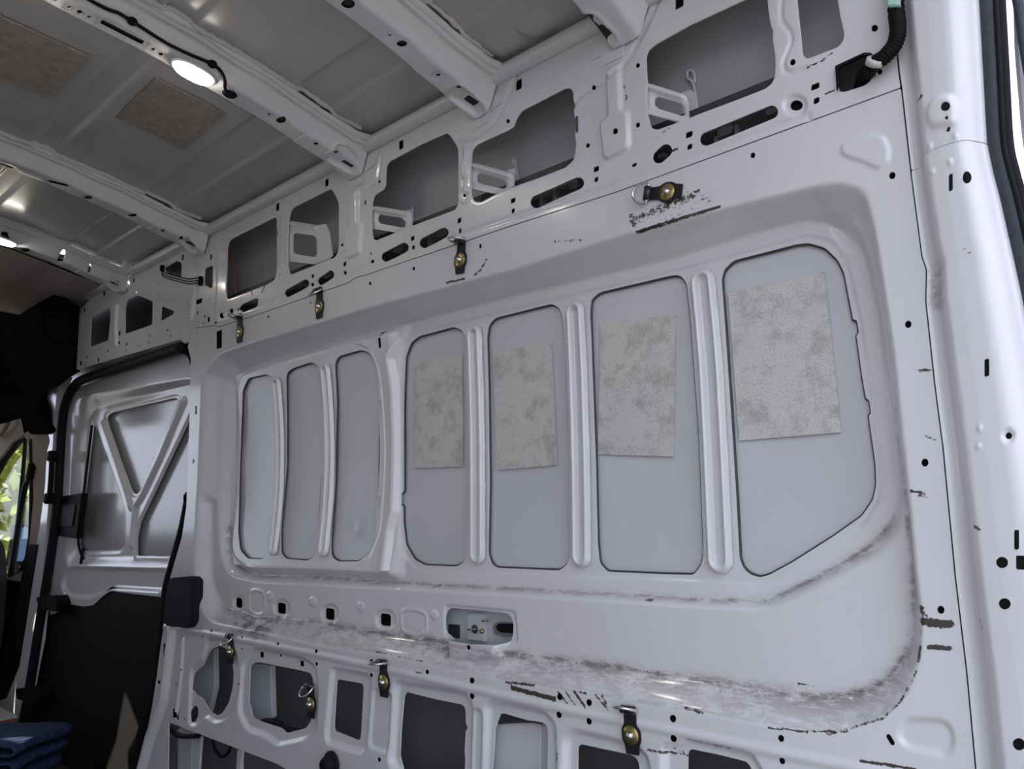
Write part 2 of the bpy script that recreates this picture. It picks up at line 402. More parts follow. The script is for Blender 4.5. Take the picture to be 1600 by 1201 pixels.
TF = [(362, 780), (366, 640), (370, 600), (384, 577), (410, 567), (510, 541), (590, 518), (800, 462), (1000, 413), (1200, 357), (1268, 341), (1332, 372), (1354, 405), (1370, 475), (1385, 588), (1400, 710)]
a0, a2 = W(TO), W(TF, D2); top = a0 + (a2-a0)*(D1/D2)       # the top and sides fall in one straight slope
T1 = b.loft(W(OUT), np.concatenate([top, W([q for q in G[40:] if q[1] > 745], D1)]), D1)
T2 = b.loft(np.concatenate([top, W([q for q in FO if q[1] > 745], D1)]), W(FR, D2), D2)
for _ in range(3):
    b.H[1:-1, 1:-1] = (b.H[1:-1, 1:-1]*4 + b.H[:-2, 1:-1] + b.H[2:, 1:-1] + b.H[1:-1, :-2] + b.H[1:-1, 2:])/8
# the corner dimple at the top right of the recess, dents of the lower ledge around the latch
b.plateau(W([(1297, 352), (1318, 342), (1346, 372), (1350, 392), (1330, 384), (1310, 372)], .06), .012, .02)
w, d = b.d(W([(706, 996), (785, 1004), (778, 1024), (752, 1034), (708, 1026)], .03), .03)
b.H[w] = b.H[w] + (np.minimum(b.H[w], .012) - b.H[w])*sm((d+.006)/.014)
# gentle outward bulge of the left window frame
BULGE = lambda x, z: -.02*np.clip((z-(Z0+.15))/.29, -1.3, 1.3)**2*sm((-1.735-x)/.05)
inF = sm(sdf(W(FR, D2), b.X, b.Z)/.03)
b.H += inF*BULGE(b.X, b.Z)

BAYS = [
 [(377, 610), (386, 590), (415, 584), (425, 590), (428, 640), (429, 720), (426, 800), (418, 862), (408, 873), (385, 872), (373, 858), (370, 830), (373, 720)],
 [(445, 590), (448, 580), (457, 574), (485, 565), (495, 571), (499, 588), (501, 650), (501, 725), (494, 837), (490, 867), (480, 875), (444, 872), (437, 862), (437, 825), (446, 725), (446, 650)],
 [(521, 567), (527, 556), (562, 546), (575, 550), (585, 565), (588, 590), (590, 624), (594, 626), (594, 640), (590, 645), (589, 774), (593, 776), (592, 790), (587, 794), (585, 837), (577, 860), (560, 876), (525, 876), (516, 868), (515, 850), (522, 750), (524, 625)],
 [(629, 640), (630, 600), (632, 557), (640, 535), (652, 525), (707, 510), (720, 515), (725, 527), (727, 600), (730, 750), (727, 867), (722, 878), (712, 884), (662, 882), (645, 873), (632, 850), (628, 812), (628, 790), (623, 786), (623, 772), (629, 768), (629, 640), (625, 636), (625, 624), (629, 620)][:-3] + [(630, 640)],
 [(759, 525), (762, 507), (772, 496), (800, 489), (860, 474), (872, 480), (877, 495), (882, 550), (887, 700), (889, 862), (884, 881), (872, 890), (800, 887), (775, 886), (766, 880), (761, 865), (763, 750), (761, 600)],
 [(920, 487), (922, 467), (935, 456), (1050, 429), (1062, 430), (1071, 442), (1077, 500), (1090, 675), (1097, 862), (1094, 881), (1082, 897), (1037, 896), (947, 892), (935, 879), (932, 850), (929, 725), (922, 530)],
 [(1126, 435), (1130, 420), (1145, 406), (1200, 392), (1242, 381), (1262, 379), (1287, 386), (1307, 405), (1317, 425), (1331, 499), (1337, 499), (1340, 520), (1336, 522), (1345, 587), (1351, 622), (1356, 624), (1359, 646), (1355, 647), (1366, 725), (1367, 757), (1362, 780), (1345, 805), (1300, 837), (1237, 877), (1200, 897), (1185, 901), (1170, 896), (1160, 887), (1154, 872), (1149, 775), (1143, 680), (1133, 530)]]
def WB(poly):
    q = W(poly, D2)
    for _ in range(4): q = np.concatenate([W([c], D2 + float(BULGE(e[0], e[1]))) for c, e in zip(poly, q)])
    return q
for k, p in enumerate(BAYS): b.hole(WB(rnd(p, 5, 3)))
# a shallow step around each window frame
for p in ([(624, 640), (626, 557), (636, 530), (650, 519), (800, 482), (1060, 420), (1262, 366), (1300, 374), (1325, 410), (1345, 500), (1360, 600), (1378, 745), (1376, 775), (1350, 820), (1300, 850), (1190, 912), (1080, 906), (800, 896), (650, 890), (627, 860)],
          [(368, 610), (380, 582), (565, 537), (588, 545), (598, 580), (601, 700), (598, 830), (585, 872), (562, 886), (385, 882), (366, 862), (364, 800)]):
    b.plateau(W(rnd(p, 12), D2), .004, .006)
# latch opening, ovals and bosses of the flat strip under the frames
LATCH = rnd(cr(660, 920, 8.889, [(330, 420), (345, 320), (400, 260), (800, 290), (1180, 335), (1240, 380), (1270, 470), (1265, 640), (1230, 720), (1180, 740), (850, 730), (600, 695), (440, 670), (400, 635), (340, 590)]), 5, 3)
b.plateau(W(rnd([(694, 944), (805, 954), (808, 1006), (694, 994)], 8), D1), .004, .006)
b.hole(W(LATCH, D1+.006))
for x, y, ww, hh in ((373, 941, 10, 15), (439.5, 949.5, 13, 16), (515, 958.5, 14, 17), (602, 967.5, 16, 18)):
    b.plateau(W(el(x, y, ww*1.9, hh*1.75), D1), .006, .006); small(b, W(rnd(rc(x, y, ww, hh), 4), D1+.005), D1+.005)
for x, y in ((422, 931), (489, 939), (564, 947), (679, 960)): b.plateau(W(el(x, y, 11, 15), D1), -.003, .004)
for x, y, s_ in ((402, 940, 24), (647, 971, 40)): b.bead(W(rnd(rc(x, y, s_, 38), 14), D1), -.003, .006)
# small holes on the window panel
for x, y, s_ in ((1176, 242, 7), (1394, 273.5, 9), (1419, 506, 9), (1445, 722, 10), (1470, 952, 10), (1220, 1153, 9), (1222, 1188, 9), (419, 494, 3.5), (578, 442, 4.5), (646, 419, 4.5), (485, 473, 3),
                 (434, 1005, 4), (494, 1016.5, 5), (580, 1032.5, 6), (667, 1049, 6), (737, 1062.5, 8), (433, 1024, 4), (494, 1036.5, 5), (579.5, 1054, 5.5), (737, 1087, 8), (874, 1088, 9), (920, 1097, 9), (1051, 1122, 10),
                 (873, 1116, 9), (920, 1126, 9), (1052, 1153, 10), (592, 1186, 6), (378, 995, 3), (377, 1013, 3), (330, 985, 3.5), (315, 994, 3), (368, 1069, 3), (726, 1012, 6), (282, 993, 3), (261, 995, 3), (248, 1065, 5), (284, 1045, 3), (275, 1068, 3), (288, 1123, 3)):
    small(b, W(el(x, y, s_, s_*1.12, 12)))
for x, y, ww, hh in ((750, 384, 3.5, 6), (342, 530, 9, 27), (403.5, 1023, 6, 8), (466, 1037, 6, 8), (287, 777, 4, 6), (302, 720, 3, 6), (306, 640, 3, 12), (262, 1017, 5, 14), (275, 1115, 5, 9)):
    small(b, W(rc(x, y, ww, hh)))
for x, y, ww, hh in ((600, 536, 4, 15), (599.5, 522.5, 4, 5)): small(b, W(rc(x, y, ww, hh), .07))
small(b, W(cap((1388, 1150), (1394, 1160), 3.2)))
# pressed shapes on the flat margins
b.plateau(W(rnd(cr(1200, 0, 4, [(455, 905), (640, 835), (720, 845), (757, 920), (757, 1010), (690, 1058), (600, 1010), (470, 972)]), 9)), -.004, .008)
b.plateau(W(rnd(cr(1200, 900, 3.99, [(860, 890), (1090, 900), (1150, 960), (1150, 1070), (1100, 1118), (860, 1060), (805, 990)]), 14)), .005, .012)
b.ridge(W([(240, 975), (330, 990), (500, 1023), (580, 1040), (700, 1067), (900, 1112), (1060, 1143), (1200, 1172), (1330, 1198), (1400, 1215)]), -.0035, .012)
b.ridge(W([(270, 985), (262, 1050), (257, 1090), (243, 1130), (235, 1150), (222, 1201)]), -.02, .035)
b.ridge(W([(287, 1000), (283, 1060), (275, 1122)]), -.008, .012)
# lower cut-outs: pressed tray first, then the opening
c2, c4, c6, c8 = (240, 960, 4.983), (460, 1000, 5.975), (680, 1000, 5.975), (880, 1040, 6.667)
def tray(p, h=.012, r=6, ramp=.014): b.plateau(W(rnd(p, r)), h, ramp)
tray(cr(*c2, [(420, 190), (540, 190), (640, 300), (665, 450), (650, 640), (560, 820), (470, 840), (400, 780), (330, 860), (270, 850), (285, 420), (370, 350)]), .010, 8)
tray(cr(*c2, [(690, 380), (780, 260), (1160, 340), (1250, 400), (1275, 520), (1260, 900), (1180, 960), (960, 1010), (850, 930), (720, 890), (660, 760), (670, 500)]), .012, 8)
tray(cr(*c4, [(345, 260), (690, 325), (708, 400), (665, 1000), (620, 1050), (300, 950), (285, 880)]))
tray(cr(*c4, [(735, 450), (900, 500), (870, 1000), (840, 1040), (720, 1000), (695, 960)]), .006, 4, .012)
tray(cr(680, 1000, 5.975, [(-370, 390), (10, 455), (270, 500), (330, 600), (310, 1300), (-300, 1300), (-430, 1150), (-390, 480)]), .016, 10, .02)
tray(cr(*c6, [(350, 650), (400, 640), (430, 700), (415, 1300), (330, 1300)]), .008, 5)
tray(cr(*c6, [(470, 620), (530, 575), (1000, 670), (1100, 790), (1110, 1300), (430, 1300)]), .016, 8, .02)
tray(cr(*c8, [(10, 760), (90, 680), (400, 750), (760, 850), (850, 950), (880, 1080), (880, 1250), (-10, 1250)]), .016, 8, .02)
tray(cr(*c8, [(1040, 840), (1200, 815), (1260, 770), (1620, 850), (1950, 930), (2050, 1100), (2050, 1250), (1030, 1250)]), .014, 7, .018)
LOW = [cr(*c2, [(520, 240), (570, 262), (610, 340), (628, 450), (620, 560), (590, 680), (540, 760), (495, 780), (445, 745), (412, 690), (380, 640), (330, 615), (325, 595), (308, 585), (315, 480), (330, 440), (350, 435), (355, 415), (392, 398), (420, 320), (460, 265)]),
       cr(*c2, [(300, 740), (325, 700), (350, 720), (352, 780), (325, 835), (300, 830)]),
       [(391, 1042), (394, 1036), (405, 1034), (465, 1046), (485, 1051), (489, 1060), (486, 1125), (478, 1136), (448, 1144), (440, 1136), (405, 1125), (394, 1118), (392, 1102), (389, 1099)],
       cr(*c4, [(405, 363), (635, 403), (645, 430), (620, 890), (605, 930), (375, 838), (372, 790), (396, 390)]),
       cr(*c6, [(-280, 490), (-270, 488), (0, 555), (235, 602), (262, 622), (270, 660), (272, 780), (290, 800), (287, 828), (271, 842), (260, 1050), (268, 1110), (255, 1300), (-280, 1300), (-340, 1080), (-325, 800), (-300, 530)]),
       cr(*c6, [(600, 690), (630, 685), (850, 750), (1000, 772), (1030, 800), (1040, 860), (1030, 1300), (515, 1300), (540, 1000), (550, 830), (580, 740)]),
       cr(*c8, [(143, 850), (175, 820), (400, 870), (690, 930), (750, 965), (775, 1020), (785, 1250), (140, 1250)]),
       cr(*c8, [(1298, 900), (1330, 870), (1600, 925), (1900, 1000), (1950, 1060), (1950, 1250), (1290, 1250)])]
for p in LOW: b.hole(W(rnd(p, 3, 3), .012))
# wear: grime rubbed along the ledges, and paint knocked off to the primer
for q in (b.A.setdefault('dirt', np.zeros(b.X.shape)), b.A.setdefault('chip', np.zeros(b.X.shape))): pass
low = sm((Z0-.10-b.Z)/.04)
band = np.where((T1 > .001) & (T1 < .999), .38 + .62*T1**3, 0); band = np.maximum(band, np.where(T1 >= .999, .85*np.exp(-np.maximum(0, sdf(W(G, D1), b.X, b.Z))/.006), 0))
b.A['dirt'] = np.maximum(b.A['dirt'], band*low*sm((b.X+2.78)/.2)*.9)
ledge = np.where((T2 > .02) & (T2 < .999), T2**1.5, 0); ledge = np.maximum(ledge, np.where(T2 >= .999, .9*np.exp(-np.maximum(0, sdf(W(FR, D2), b.X, b.Z))/.004), 0))
b.A['dirt'] = np.maximum(b.A['dirt'], ledge*sm((Z0-.02-b.Z)/.05)*.85)
b.stroke('dirt', W([(380, 972), (412, 980), (428, 976)], .03), .045, 1.0)
b.stroke('dirt', W([(640, 1000), (690, 1010), (704, 1018)], .03), .03, .8)
b.stroke('dirt', W([(1330, 1085), (1388, 1062), (1416, 1020), (1428, 975), (1427, 900), (1415, 790), (1400, 640)], .04), .008, .6)
b.stroke('dirt', W([(1500, 600), (1502, 700)], 0), .012, .3)
b.stroke('chip', W([(988, 345), (1010, 335), (1040, 322), (1070, 310), (1090, 300)]), .020, .52)
b.stroke('chip', W([(986, 338), (992, 350)]), .014, .56)
b.stroke('chip', W([(1030, 345), (1075, 328), (1110, 305)]), .03, .33)
b.stroke('chip', W([(993, 362), (1125, 322)]), .0045, .95)
for l, w_, v in (([(800, 1074), (866, 1091)], .009, .9), ([(790, 1065), (835, 1070)], .006, .7), ([(1442, 971), (1484, 974)], .010, 1.0), ([(1440, 950), (1448, 968)], .009, .7), ([(1452, 1010), (1484, 1012)], .006, .95),
                 ([(1438, 1010), (1434, 1032)], .005, .8), ([(872, 1080), (886, 1098)], .004, .8), ([(884, 1080), (898, 1100)], .004, .8), ([(897, 1080), (914, 1103)], .005, .9), ([(930, 1085), (950, 1108)], .004, .8), ([(940, 1085), (947, 1098)], .005, .7),
                 ([(905, 1081), (915, 1083)], .005, .7), ([(1070, 1105), (1098, 1114)], .006, .6), ([(1345, 1188), (1380, 1193), (1430, 1201)], .004, .9), ([(1200, 1136), (1262, 1143)], .003, .8), ([(1290, 1148), (1380, 1122), (1405, 1098), (1432, 1048)], .004, .55),
                 ([(740, 430), (752, 420), (760, 405)], .008, .55), ([(698, 441), (725, 435)], .006, .75), ([(865, 377), (910, 374)], .006, .5), ([(870, 400), (880, 397)], .006, .4), ([(1423, 766), (1444, 770)], .004, .8), ([(1434, 775), (1447, 776)], .003, .7),
                 ([(1433, 578), (1462, 577)], .004, .7), ([(1446, 680), (1461, 687)], .003, .7), ([(650, 1049), (660, 1052)], .004, .6), ([(585, 1018), (660, 1032)], .0025, .8), ([(1010, 1170), (1070, 1183)], .006, .6), ([(1000, 1160), (1060, 1175)], .01, .34), ([(1250, 1142), (1330, 1142)], .004, .6),
                 ([(860, 1150), (870, 1180), (868, 1200)], .006, .55), ([(1070, 1155), (1140, 1170)], .004, .7), ([(1230, 1075), (1275, 1083)], .002, .8), ([(480, 1170), (610, 1200)], .006, .25), ([(985, 941), (994, 942)], .004, .9), ([(655, 917), (648, 921)], .004, .8)):
    b.stroke('chip', W(l), w_, v)
for l in ([(1235, 868), (1280, 832)], [(1238, 872), (1285, 842)], [(1262, 840), (1275, 830)]): b.stroke('chip', W(l, .08), .003, .6)
b.S -= .0009
b.build('window_panel', 'worn_paint', wall)

# ---- outer skin seen in each bay, the ribs between the bays and the middle post
def expand(p, k=1.06):
    c = p.mean(0); return c + (p-c)*k
for k, p in enumerate(BAYS):
    q = expand(WB(p), 1.08); s = Sheet(np.linspace(q[:, 0].min(), q[:, 0].max(), 26), np.linspace(q[:, 1].min(), q[:, 1].max(), 44), D2+.014)
    cx, cz = s.X.mean(), s.Z.mean(); rng = np.random.default_rng(k)
    s.H += BULGE(s.X, s.Z)
    s.H += .003*np.cos((s.X-cx)/(np.ptp(s.x))*3.0)*np.cos((s.Z-cz)/np.ptp(s.z)*3.0)
    if k == 2:
        e = P(560, 822, D2); s.H += -.004*np.exp(-((s.X-e.x)**2+(s.Z-e.z)**2)/.02**2)
    bp = s.build('bay_panel', 'grey_skin', wall, th=.001)
    e = WB(rnd(p, 5, 3)); tube('edge_shade_bead', [(x, D2+.009+float(BULGE(x, z)), z) for x, z in e], .003, 'dark_metal', bp, 1, 5, smooth_path=False, closed=True)  # dark tube drawn round each cut-out in place of its shadow gap
def rib(line, wpx):
    c = WB(line); hw = wpx; c[:, 0] = .25*c[:, 0] + .75*c[:, 0].mean() if c[0, 0] < -1.7 else c[:, 0];  x0, x1 = c[:, 0].min()-.06, c[:, 0].max()+.06
    s = Sheet(np.arange(x0, x1, .0022), np.arange(c[:, 1].min()-.05, c[:, 1].max()+.05, .004), D2)
    zz = spline([(a[0], 0, a[1]) for a in c], 8); d2 = np.full(s.X.shape, 9.)
    for a, q in zip(zz, zz[1:]):
        ex, ez = q.x-a.x, q.z-a.z; t = np.clip(((s.X-a.x)*ex+(s.Z-a.z)*ez)/(ex*ex+ez*ez), 0, 1)
        d2 = np.minimum(d2, (s.X-a.x-t*ex)**2+(s.Z-a.z-t*ez)**2)
    d = np.sqrt(d2); s.S = hw - d
    s.H += BULGE(s.X, s.Z) - .0005 - .014*np.maximum(0, np.cos(np.clip((d-hw*.70)/(hw*.30), -1, 1)*math.pi/2))**.9
    s.build('rib', 'white_paint', wall, th=.002)
rib([(434, 599), (439, 660), (440, 720), (437, 790), (427, 857)], .020)
rib([(511, 578), (517, 660), (517, 750), (505, 858)], .021)
rib([(743, 522), (747, 650), (748, 760), (748, 866)], .023)
rib([(900, 487), (905, 600), (909, 750), (910, 868)], .024)
rib([(1099, 440), (1110, 560), (1118, 700), (1126, 874)], .026)
pst = [(634, 505), (622, 528), (609, 560), (612, 600), (612, 800), (607, 826), (605, 890)]
q = W(pst, .06); s = Sheet(np.arange(q[:, 0].min()-.03, q[:, 0].max()+.03, .0025), np.arange(q[:, 1].min(), q[:, 1].max(), .005), D2)
cen = np.interp(s.Z, q[::-1, 1], q[::-1, 0]); u = np.abs(s.X-cen); s.S = .021-u; s.H += BULGE(s.X, s.Z) + .002 - .02*np.maximum(0, np.cos(np.clip(u/.02, 0, 1)*math.pi/2))**1.3
s.build('middle_post', 'white_paint', wall, th=.002)

# ---- the latch mechanism inside its opening
lm = pplate('latch_plate', [(690, 935), (815, 945), (815, 1015), (690, 1005)], .085, .004, 'grey_skin', wall)
pplate('latch_step', cr(660, 920, 8.889, [(620, 330), (840, 340), (855, 380), (850, 730), (620, 700)]), .072, .013, 'grey_skin', lm, .002)
pplate('latch_pocket', rnd(cr(660, 920, 8.889, [(360, 480), (520, 490), (520, 690), (360, 640)]), 3), .0845, .001, 'dark_metal', lm)
pplate('latch_slot', rnd(cr(660, 920, 8.889, [(970, 500), (1040, 450), (1300, 470), (1300, 640), (1150, 665), (1000, 620)]), 4), .078, .007, 'steel_grey', lm, .001)
pplate('latch_pawl', rnd(cr(660, 920, 8.889, [(1020, 510), (1060, 475), (1270, 480), (1270, 610), (1090, 600), (1030, 560)]), 3), .074, .005, 'black_plastic', lm, .001)
lathe('latch_disc', [(.0, .004), (.009, .004), (.011, .001), (.011, 0)], 'dark_metal', lm, 16, P(742, 982, .071))
tube('latch_pin', [P(731, 983, .068), P(742, 982, .062)], .0022, 'steel_bolt', lm, smooth_path=False)
tube('latch_rod', [P(754, 969, .066), P(765, 968, .062)], .003, 'chrome', lm, smooth_path=False)
lathe('latch_bolt', [(.0, .008), (.004, .008), (.006, .004), (.006, 0)], 'zinc_yellow', lm, 10, P(754, 985, .071))

# ---- upper panel with its row of openings
a = Sheet(spacing(-4.32, -.325, .0056, .0025), np.arange(1.80, 2.24, .0033))
RAILZ = Z0 + 1.045
dom = np.concatenate([W([(118, 578), (282, 530), (293, 541), (298, 548)] + SEAM_L), W([(1404, 110), (1398, 50), (1393, -40)]), [(-.40, RAILZ), (-4.02, RAILZ), (-4.10, RAILZ-.03)], W([(122, 482)])])
a.dom(dom)
c1, c7, c5, c43, c30, c11 = (1000, 0, 5.004), (720, 120, 5.004), (560, 190, 5.004), (430, 280, 6.005), (300, 320, 6.005), (110, 380, 5.458)
UP = [cr(*c1, [(50, 440), (70, 390), (130, 345), (390, 200), (820, 0), (950, -70), (990, -60), (1000, 60), (1020, 200), (1040, 240), (1035, 300), (1050, 400), (1058, 470), (1055, 590), (1030, 650), (980, 690), (750, 780), (470, 885), (330, 940), (140, 1010), (100, 1000), (80, 970), (75, 930), (60, 880), (55, 740), (62, 640), (55, 560)]),
      cr(*c7, [(88, 620), (92, 575), (130, 530), (380, 415), (415, 390), (440, 320), (480, 265), (600, 205), (820, 90), (860, 90), (878, 120), (885, 290), (893, 340), (893, 480), (904, 510), (893, 600), (880, 650), (820, 705), (600, 790), (430, 850), (280, 910), (160, 975), (110, 970), (90, 940), (84, 880), (80, 800), (82, 690)]),
      cr(*c5, [(115, 620), (128, 575), (200, 530), (215, 490), (220, 350), (240, 315), (490, 180), (690, 90), (715, 105), (770, 190), (780, 220), (782, 520), (780, 640), (760, 685), (640, 730), (450, 800), (300, 860), (140, 925), (120, 915), (110, 880), (106, 780), (108, 660)]),
      cr(*c43, [(138, 340), (150, 290), (180, 260), (500, 100), (525, 95), (545, 115), (585, 190), (597, 240), (598, 600), (590, 680), (560, 730), (300, 830), (150, 890), (132, 865), (122, 820), (120, 700), (125, 420)]),
      cr(*c30, [(335, 400), (350, 340), (370, 320), (780, 115), (795, 130), (797, 520), (790, 660), (770, 705), (700, 745), (340, 880), (325, 850), (322, 780), (330, 600)]),
      cr(1200, 0, 4, [(170, -120), (415, -120), (450, 100), (475, 210), (470, 250), (440, 290), (245, 365), (220, 340), (212, 250), (185, 0)]),
      cr(*c11, [(490, 480), (575, 440), (705, 495), (700, 690), (470, 770), (472, 540)]), cr(*c11, [(180, 635), (340, 545), (342, 640), (325, 825), (170, 880)]),
      cr(*c11, [(780, 535), (885, 575), (882, 600), (775, 660)]), cr(*c11, [(800, 215), (910, 150), (952, 165), (948, 285), (840, 255)]), cr(*c11, [(1150, 215), (1220, 185), (1215, 370), (1200, 380), (1145, 345)]),
      cap((1104, 217), (1206, 175), 9.8), cap((1030, 245), (1041, 235), 9.5), cap((838, 315), (904, 286), 9), cap((603, 401), (632, 386), 7), cap((663, 379), (694, 363), 7.4), cap((450.5, 457.5), (478, 442), 5.6), cap((502, 439), (517, 428), 5.6),
      cr(*c30, [(440, 970), (470, 935), (600, 875), (625, 880), (625, 910), (605, 950), (480, 1005)])]
for k, p in enumerate(UP):
    if k < 6: a.plateau(W(rnd([(x, y) for x, y in p], 4)), .002, .012)
    a.hole(W(rnd(p, 3, 3)))
for x, y, ww, hh in ((1077, 210, 10, 8), (1078, 229, 7, 7), (932, 264, 8, 7), (932, 280, 5.5, 6.5), (802, 313, 7, 6.5), (802, 329, 5, 6), (645, 372, 5.5, 6), (646, 386, 4, 5), (718, 344, 6, 7), (719, 360, 4, 6), (582, 408, 5, 4), (571, 316, 3, 6), (627, 226, 6.5, 13), (511, 285, 5.5, 11),
                     (434, 323, 5, 11), (539, 412, 5, 6), (539, 425.5, 4, 5), (489, 431, 4, 5), (488, 444, 4, 5), (811, 132, 9, 15), (1062, 3, 12, 18), (1274, 135, 12, 8), (1276, 157, 8, 8), (991.5, 257.5, 7, 4), (434, 363, 2, 3)):
    small(a, W(rc(x, y, ww, hh)))
for x, y, ww, hh in ((960, 118, 16, 45), (1200, 115, 16, 45), (540, 315, 15, 40), (290, 428, 17, 40), (120, 565, 17, 40), (1100, 493, 50, 36), (1180, 648, 22, 40), (1290, 615, 27, 42), (420, 765, 18, 35), (418, 845, 14, 26), (240, 992, 17, 35), (90, 1020, 19, 35), (1028, 832, 20, 34), (828, 738, 14, 16), (675, 790, 13, 17),
                     (1145, 622, 15, 17), (482, 857, 14, 16), (318, 915, 15, 16), (140, 968, 15, 13), (1138, 682, 12, 14), (855, 788, 14, 15), (1085, 590, 15, 26), (125, 1035, 14, 12), (1240, 675, 20, 16), (672, 845, 12, 16), (583, 868, 13, 12), (478, 910, 10, 16), (750, 342, 10, 14), (998, 513, 8, 12), (1190, 473, 9, 10)):
    small(a, W(rc(110+x/5.458, 380+y/5.458, ww/5.458, hh/5.458)))
for x, y, s_ in ((997, 102, 6), (997, 195, 6.5), (927, 136, 6), (919, 227, 6), (966, 207, 8), (794, 189, 5.5), (1239, 97, 8), (1367, 44, 9), (1375, 112, 7), (593, 283, 4.5), (535, 382, 4), (580, 396, 3), (346, 493, 6), (362, 485, 6), (372, 483, 3), (309, 473, 3), (726, 305, 5)):
    small(a, W(el(x, y, s_, s_*1.1, 12)))
a.plateau(W(el(1242, 164, 36, 32)), .005, .008); small(a, W(el(1243, 163, 19, 15)), .005)
for p in (cr(800, 0, 4, [(600, 450), (640, 420), (680, 405), (690, 690), (735, 700), (742, 900), (730, 930), (610, 995), (585, 985), (558, 775), (612, 730)]),
          cr(*c43, [(715, 130), (785, 100), (785, 400), (830, 430), (810, 690), (690, 750), (660, 480), (710, 440)]),
          cr(*c11, [(1065, 190), (1095, 190), (1080, 440), (1050, 640), (1025, 640), (1040, 450), (1060, 430)]), cr(*c11, [(390, 520), (415, 520), (400, 700), (410, 880), (360, 880), (370, 700)])):
    a.plateau(W(rnd(p, 3)), -.010, .010)
a.ridge(W(cr(*c5, [(838, 205), (838, 270), (815, 340), (815, 400), (845, 450), (840, 530)])), -.004, .006)
a.ridge(W(cr(*c43, [(68, 290), (68, 430), (62, 760), (55, 950)])), -.003, .006)
for x, y, r_ in cr(*c5, [(835, 575)])[:0] + [(726.5, 305, 16), (441.5, 359, 9), (440, 421, 9)]: a.bead(W(el(x, y, r_, r_*1.3)), -.003, .006)
a.ridge(W(cr(1200, 0, 4, [(95, -40), (82, 50), (85, 130), (140, 200), (150, 260), (120, 330), (95, 390), (105, 440), (150, 460), (230, 425)])), .0035, .006)
a.ridge(W([(1004, 25), (1030, -30)] + [(1034, -60)]), .003, .006)
for pts in ([(845, 215), (870, 205), (905, 150), (960, 118), (985, 88), (1010, 40), (1033, -10)], [(560, 305), (590, 280), (596, 245)], [(715, 215), (740, 216), (775, 190), (795, 150), (806, 118)]): a.ridge(W(pts), .004, .010)
a.ridge(W([(342, 497), (400, 478), (560, 420), (800, 339), (962, 288), (1200, 201), (1262, 180), (1265, 188)]), .003, .008)
a.ridge(W([(341, 365), (338, 500)]), -.003, .006)
a.A['dirt'] = np.zeros(a.X.shape); a.A['chip'] = np.zeros(a.X.shape)
for l, w_, v in (([(901, 184), (902, 204)], .008, .9), ([(975, 133), (980, 155)], .006, .5), ([(1262, 105), (1285, 95), (1300, 83)], .005, .6), ([(1290, 147), (1303, 141)], .004, .8), ([(1027, 215), (1045, 200)], .006, .4), ([(1050, 236), (1060, 232)], .006, .6), ([(395, 460), (392, 452)], .008, .8), ([(410, 456), (414, 446)], .008, .8)):
    a.stroke('chip', W(l), w_, v)
a.hole(W(rnd(cr(1200, 0, 4, [(442, 425), (600, 345), (640, 350), (650, 400), (645, 500), (610, 530), (480, 572), (450, 570), (442, 500)]), 4, 2)))
a.S -= .0009; a.H -= .0015
up = a.build('upper_panel', 'worn_paint', wall)

# ---- ladder brackets standing in the openings, with the plate behind each
BR = [(c1, [(35, 668), (75, 648), (320, 715), (335, 760), (345, 940), (300, 948), (60, 892), (45, 860)], [[(105, 765), (130, 745), (290, 785), (315, 810), (318, 870), (300, 885), (130, 840), (105, 810)]], [(325, 722), (390, 698), (432, 722), (455, 895), (335, 945)]),
      (c7, [(74, 692), (105, 668), (360, 735), (374, 770), (370, 872), (280, 912), (80, 868)], [[(120, 765), (140, 745), (300, 785), (325, 805), (322, 850), (300, 862), (145, 830), (120, 810)]], [(366, 722), (420, 712), (440, 845), (366, 872)]),
      (c5, [(99, 682), (125, 655), (372, 690), (378, 832), (300, 862), (100, 832)], [[(145, 742), (160, 720), (310, 740), (335, 770), (330, 810), (300, 815), (160, 790), (145, 770)]], [(368, 692), (415, 680), (424, 802), (370, 832)]),
      (c43, [(115, 425), (140, 385), (370, 420), (430, 400), (462, 480), (492, 742), (380, 792), (115, 765)], [[(160, 525), (175, 500), (330, 515), (355, 540), (358, 690), (340, 720), (175, 695), (160, 670)]], None)]
for k, (c, o, hs, pl) in enumerate(BR):
    q = W(rnd(cr(*c, o), 3), .008); s = Sheet(np.arange(q[:, 0].min()-.01, q[:, 0].max()+.01, .003 + .0005*k), np.arange(q[:, 1].min()-.01, q[:, 1].max()+.01, .003), .008)
    s.dom(q)
    xr = (s.X-q[:, 0].min())/np.ptp(q[:, 0]); s.H += .02*xr
    oo = cr(*c, o)
    top = [oo[1], oo[2]]; mid = [(oo[-2][0], oo[-2][1]-1), (oo[-3][0], oo[-3][1]-2)]
    s.ridge(W([(top[0][0]-6, top[0][1]+4), (top[1][0]-3, top[1][1]+5)], .01), -.009, .008)
    s.ridge(W([(mid[0][0]-4, mid[0][1]-1), (mid[1][0]+2, mid[1][1]-1)], .01), -.009, .008)
    for h in hs:
        hh = W(rnd(cr(*c, h), 2), .012); s.plateau(expand(hh, 1.12), .004, .006); s.hole(hh)
    s.build('bracket', 'white_paint', up, th=.003)
    if pl: pplate('bracket_plate', cr(*c, pl), .055, .002, 'grey_skin', up)
# bonding strips on the outer skin behind the openings
for pts in (cr(*c1, [(455, 890), (430, 720), (410, 640), (375, 610), (372, 560), (400, 545), (425, 580), (428, 650)]), cr(*c7, [(430, 845), (430, 740), (410, 680), (405, 645), (420, 640), (428, 690), (455, 830)]), cr(*c5, [(425, 805), (425, 660)])):
    tube('sealant_strip', [P(x, y, .118) for x, y in pts], .0035, 'sealant', up, 4, 6)

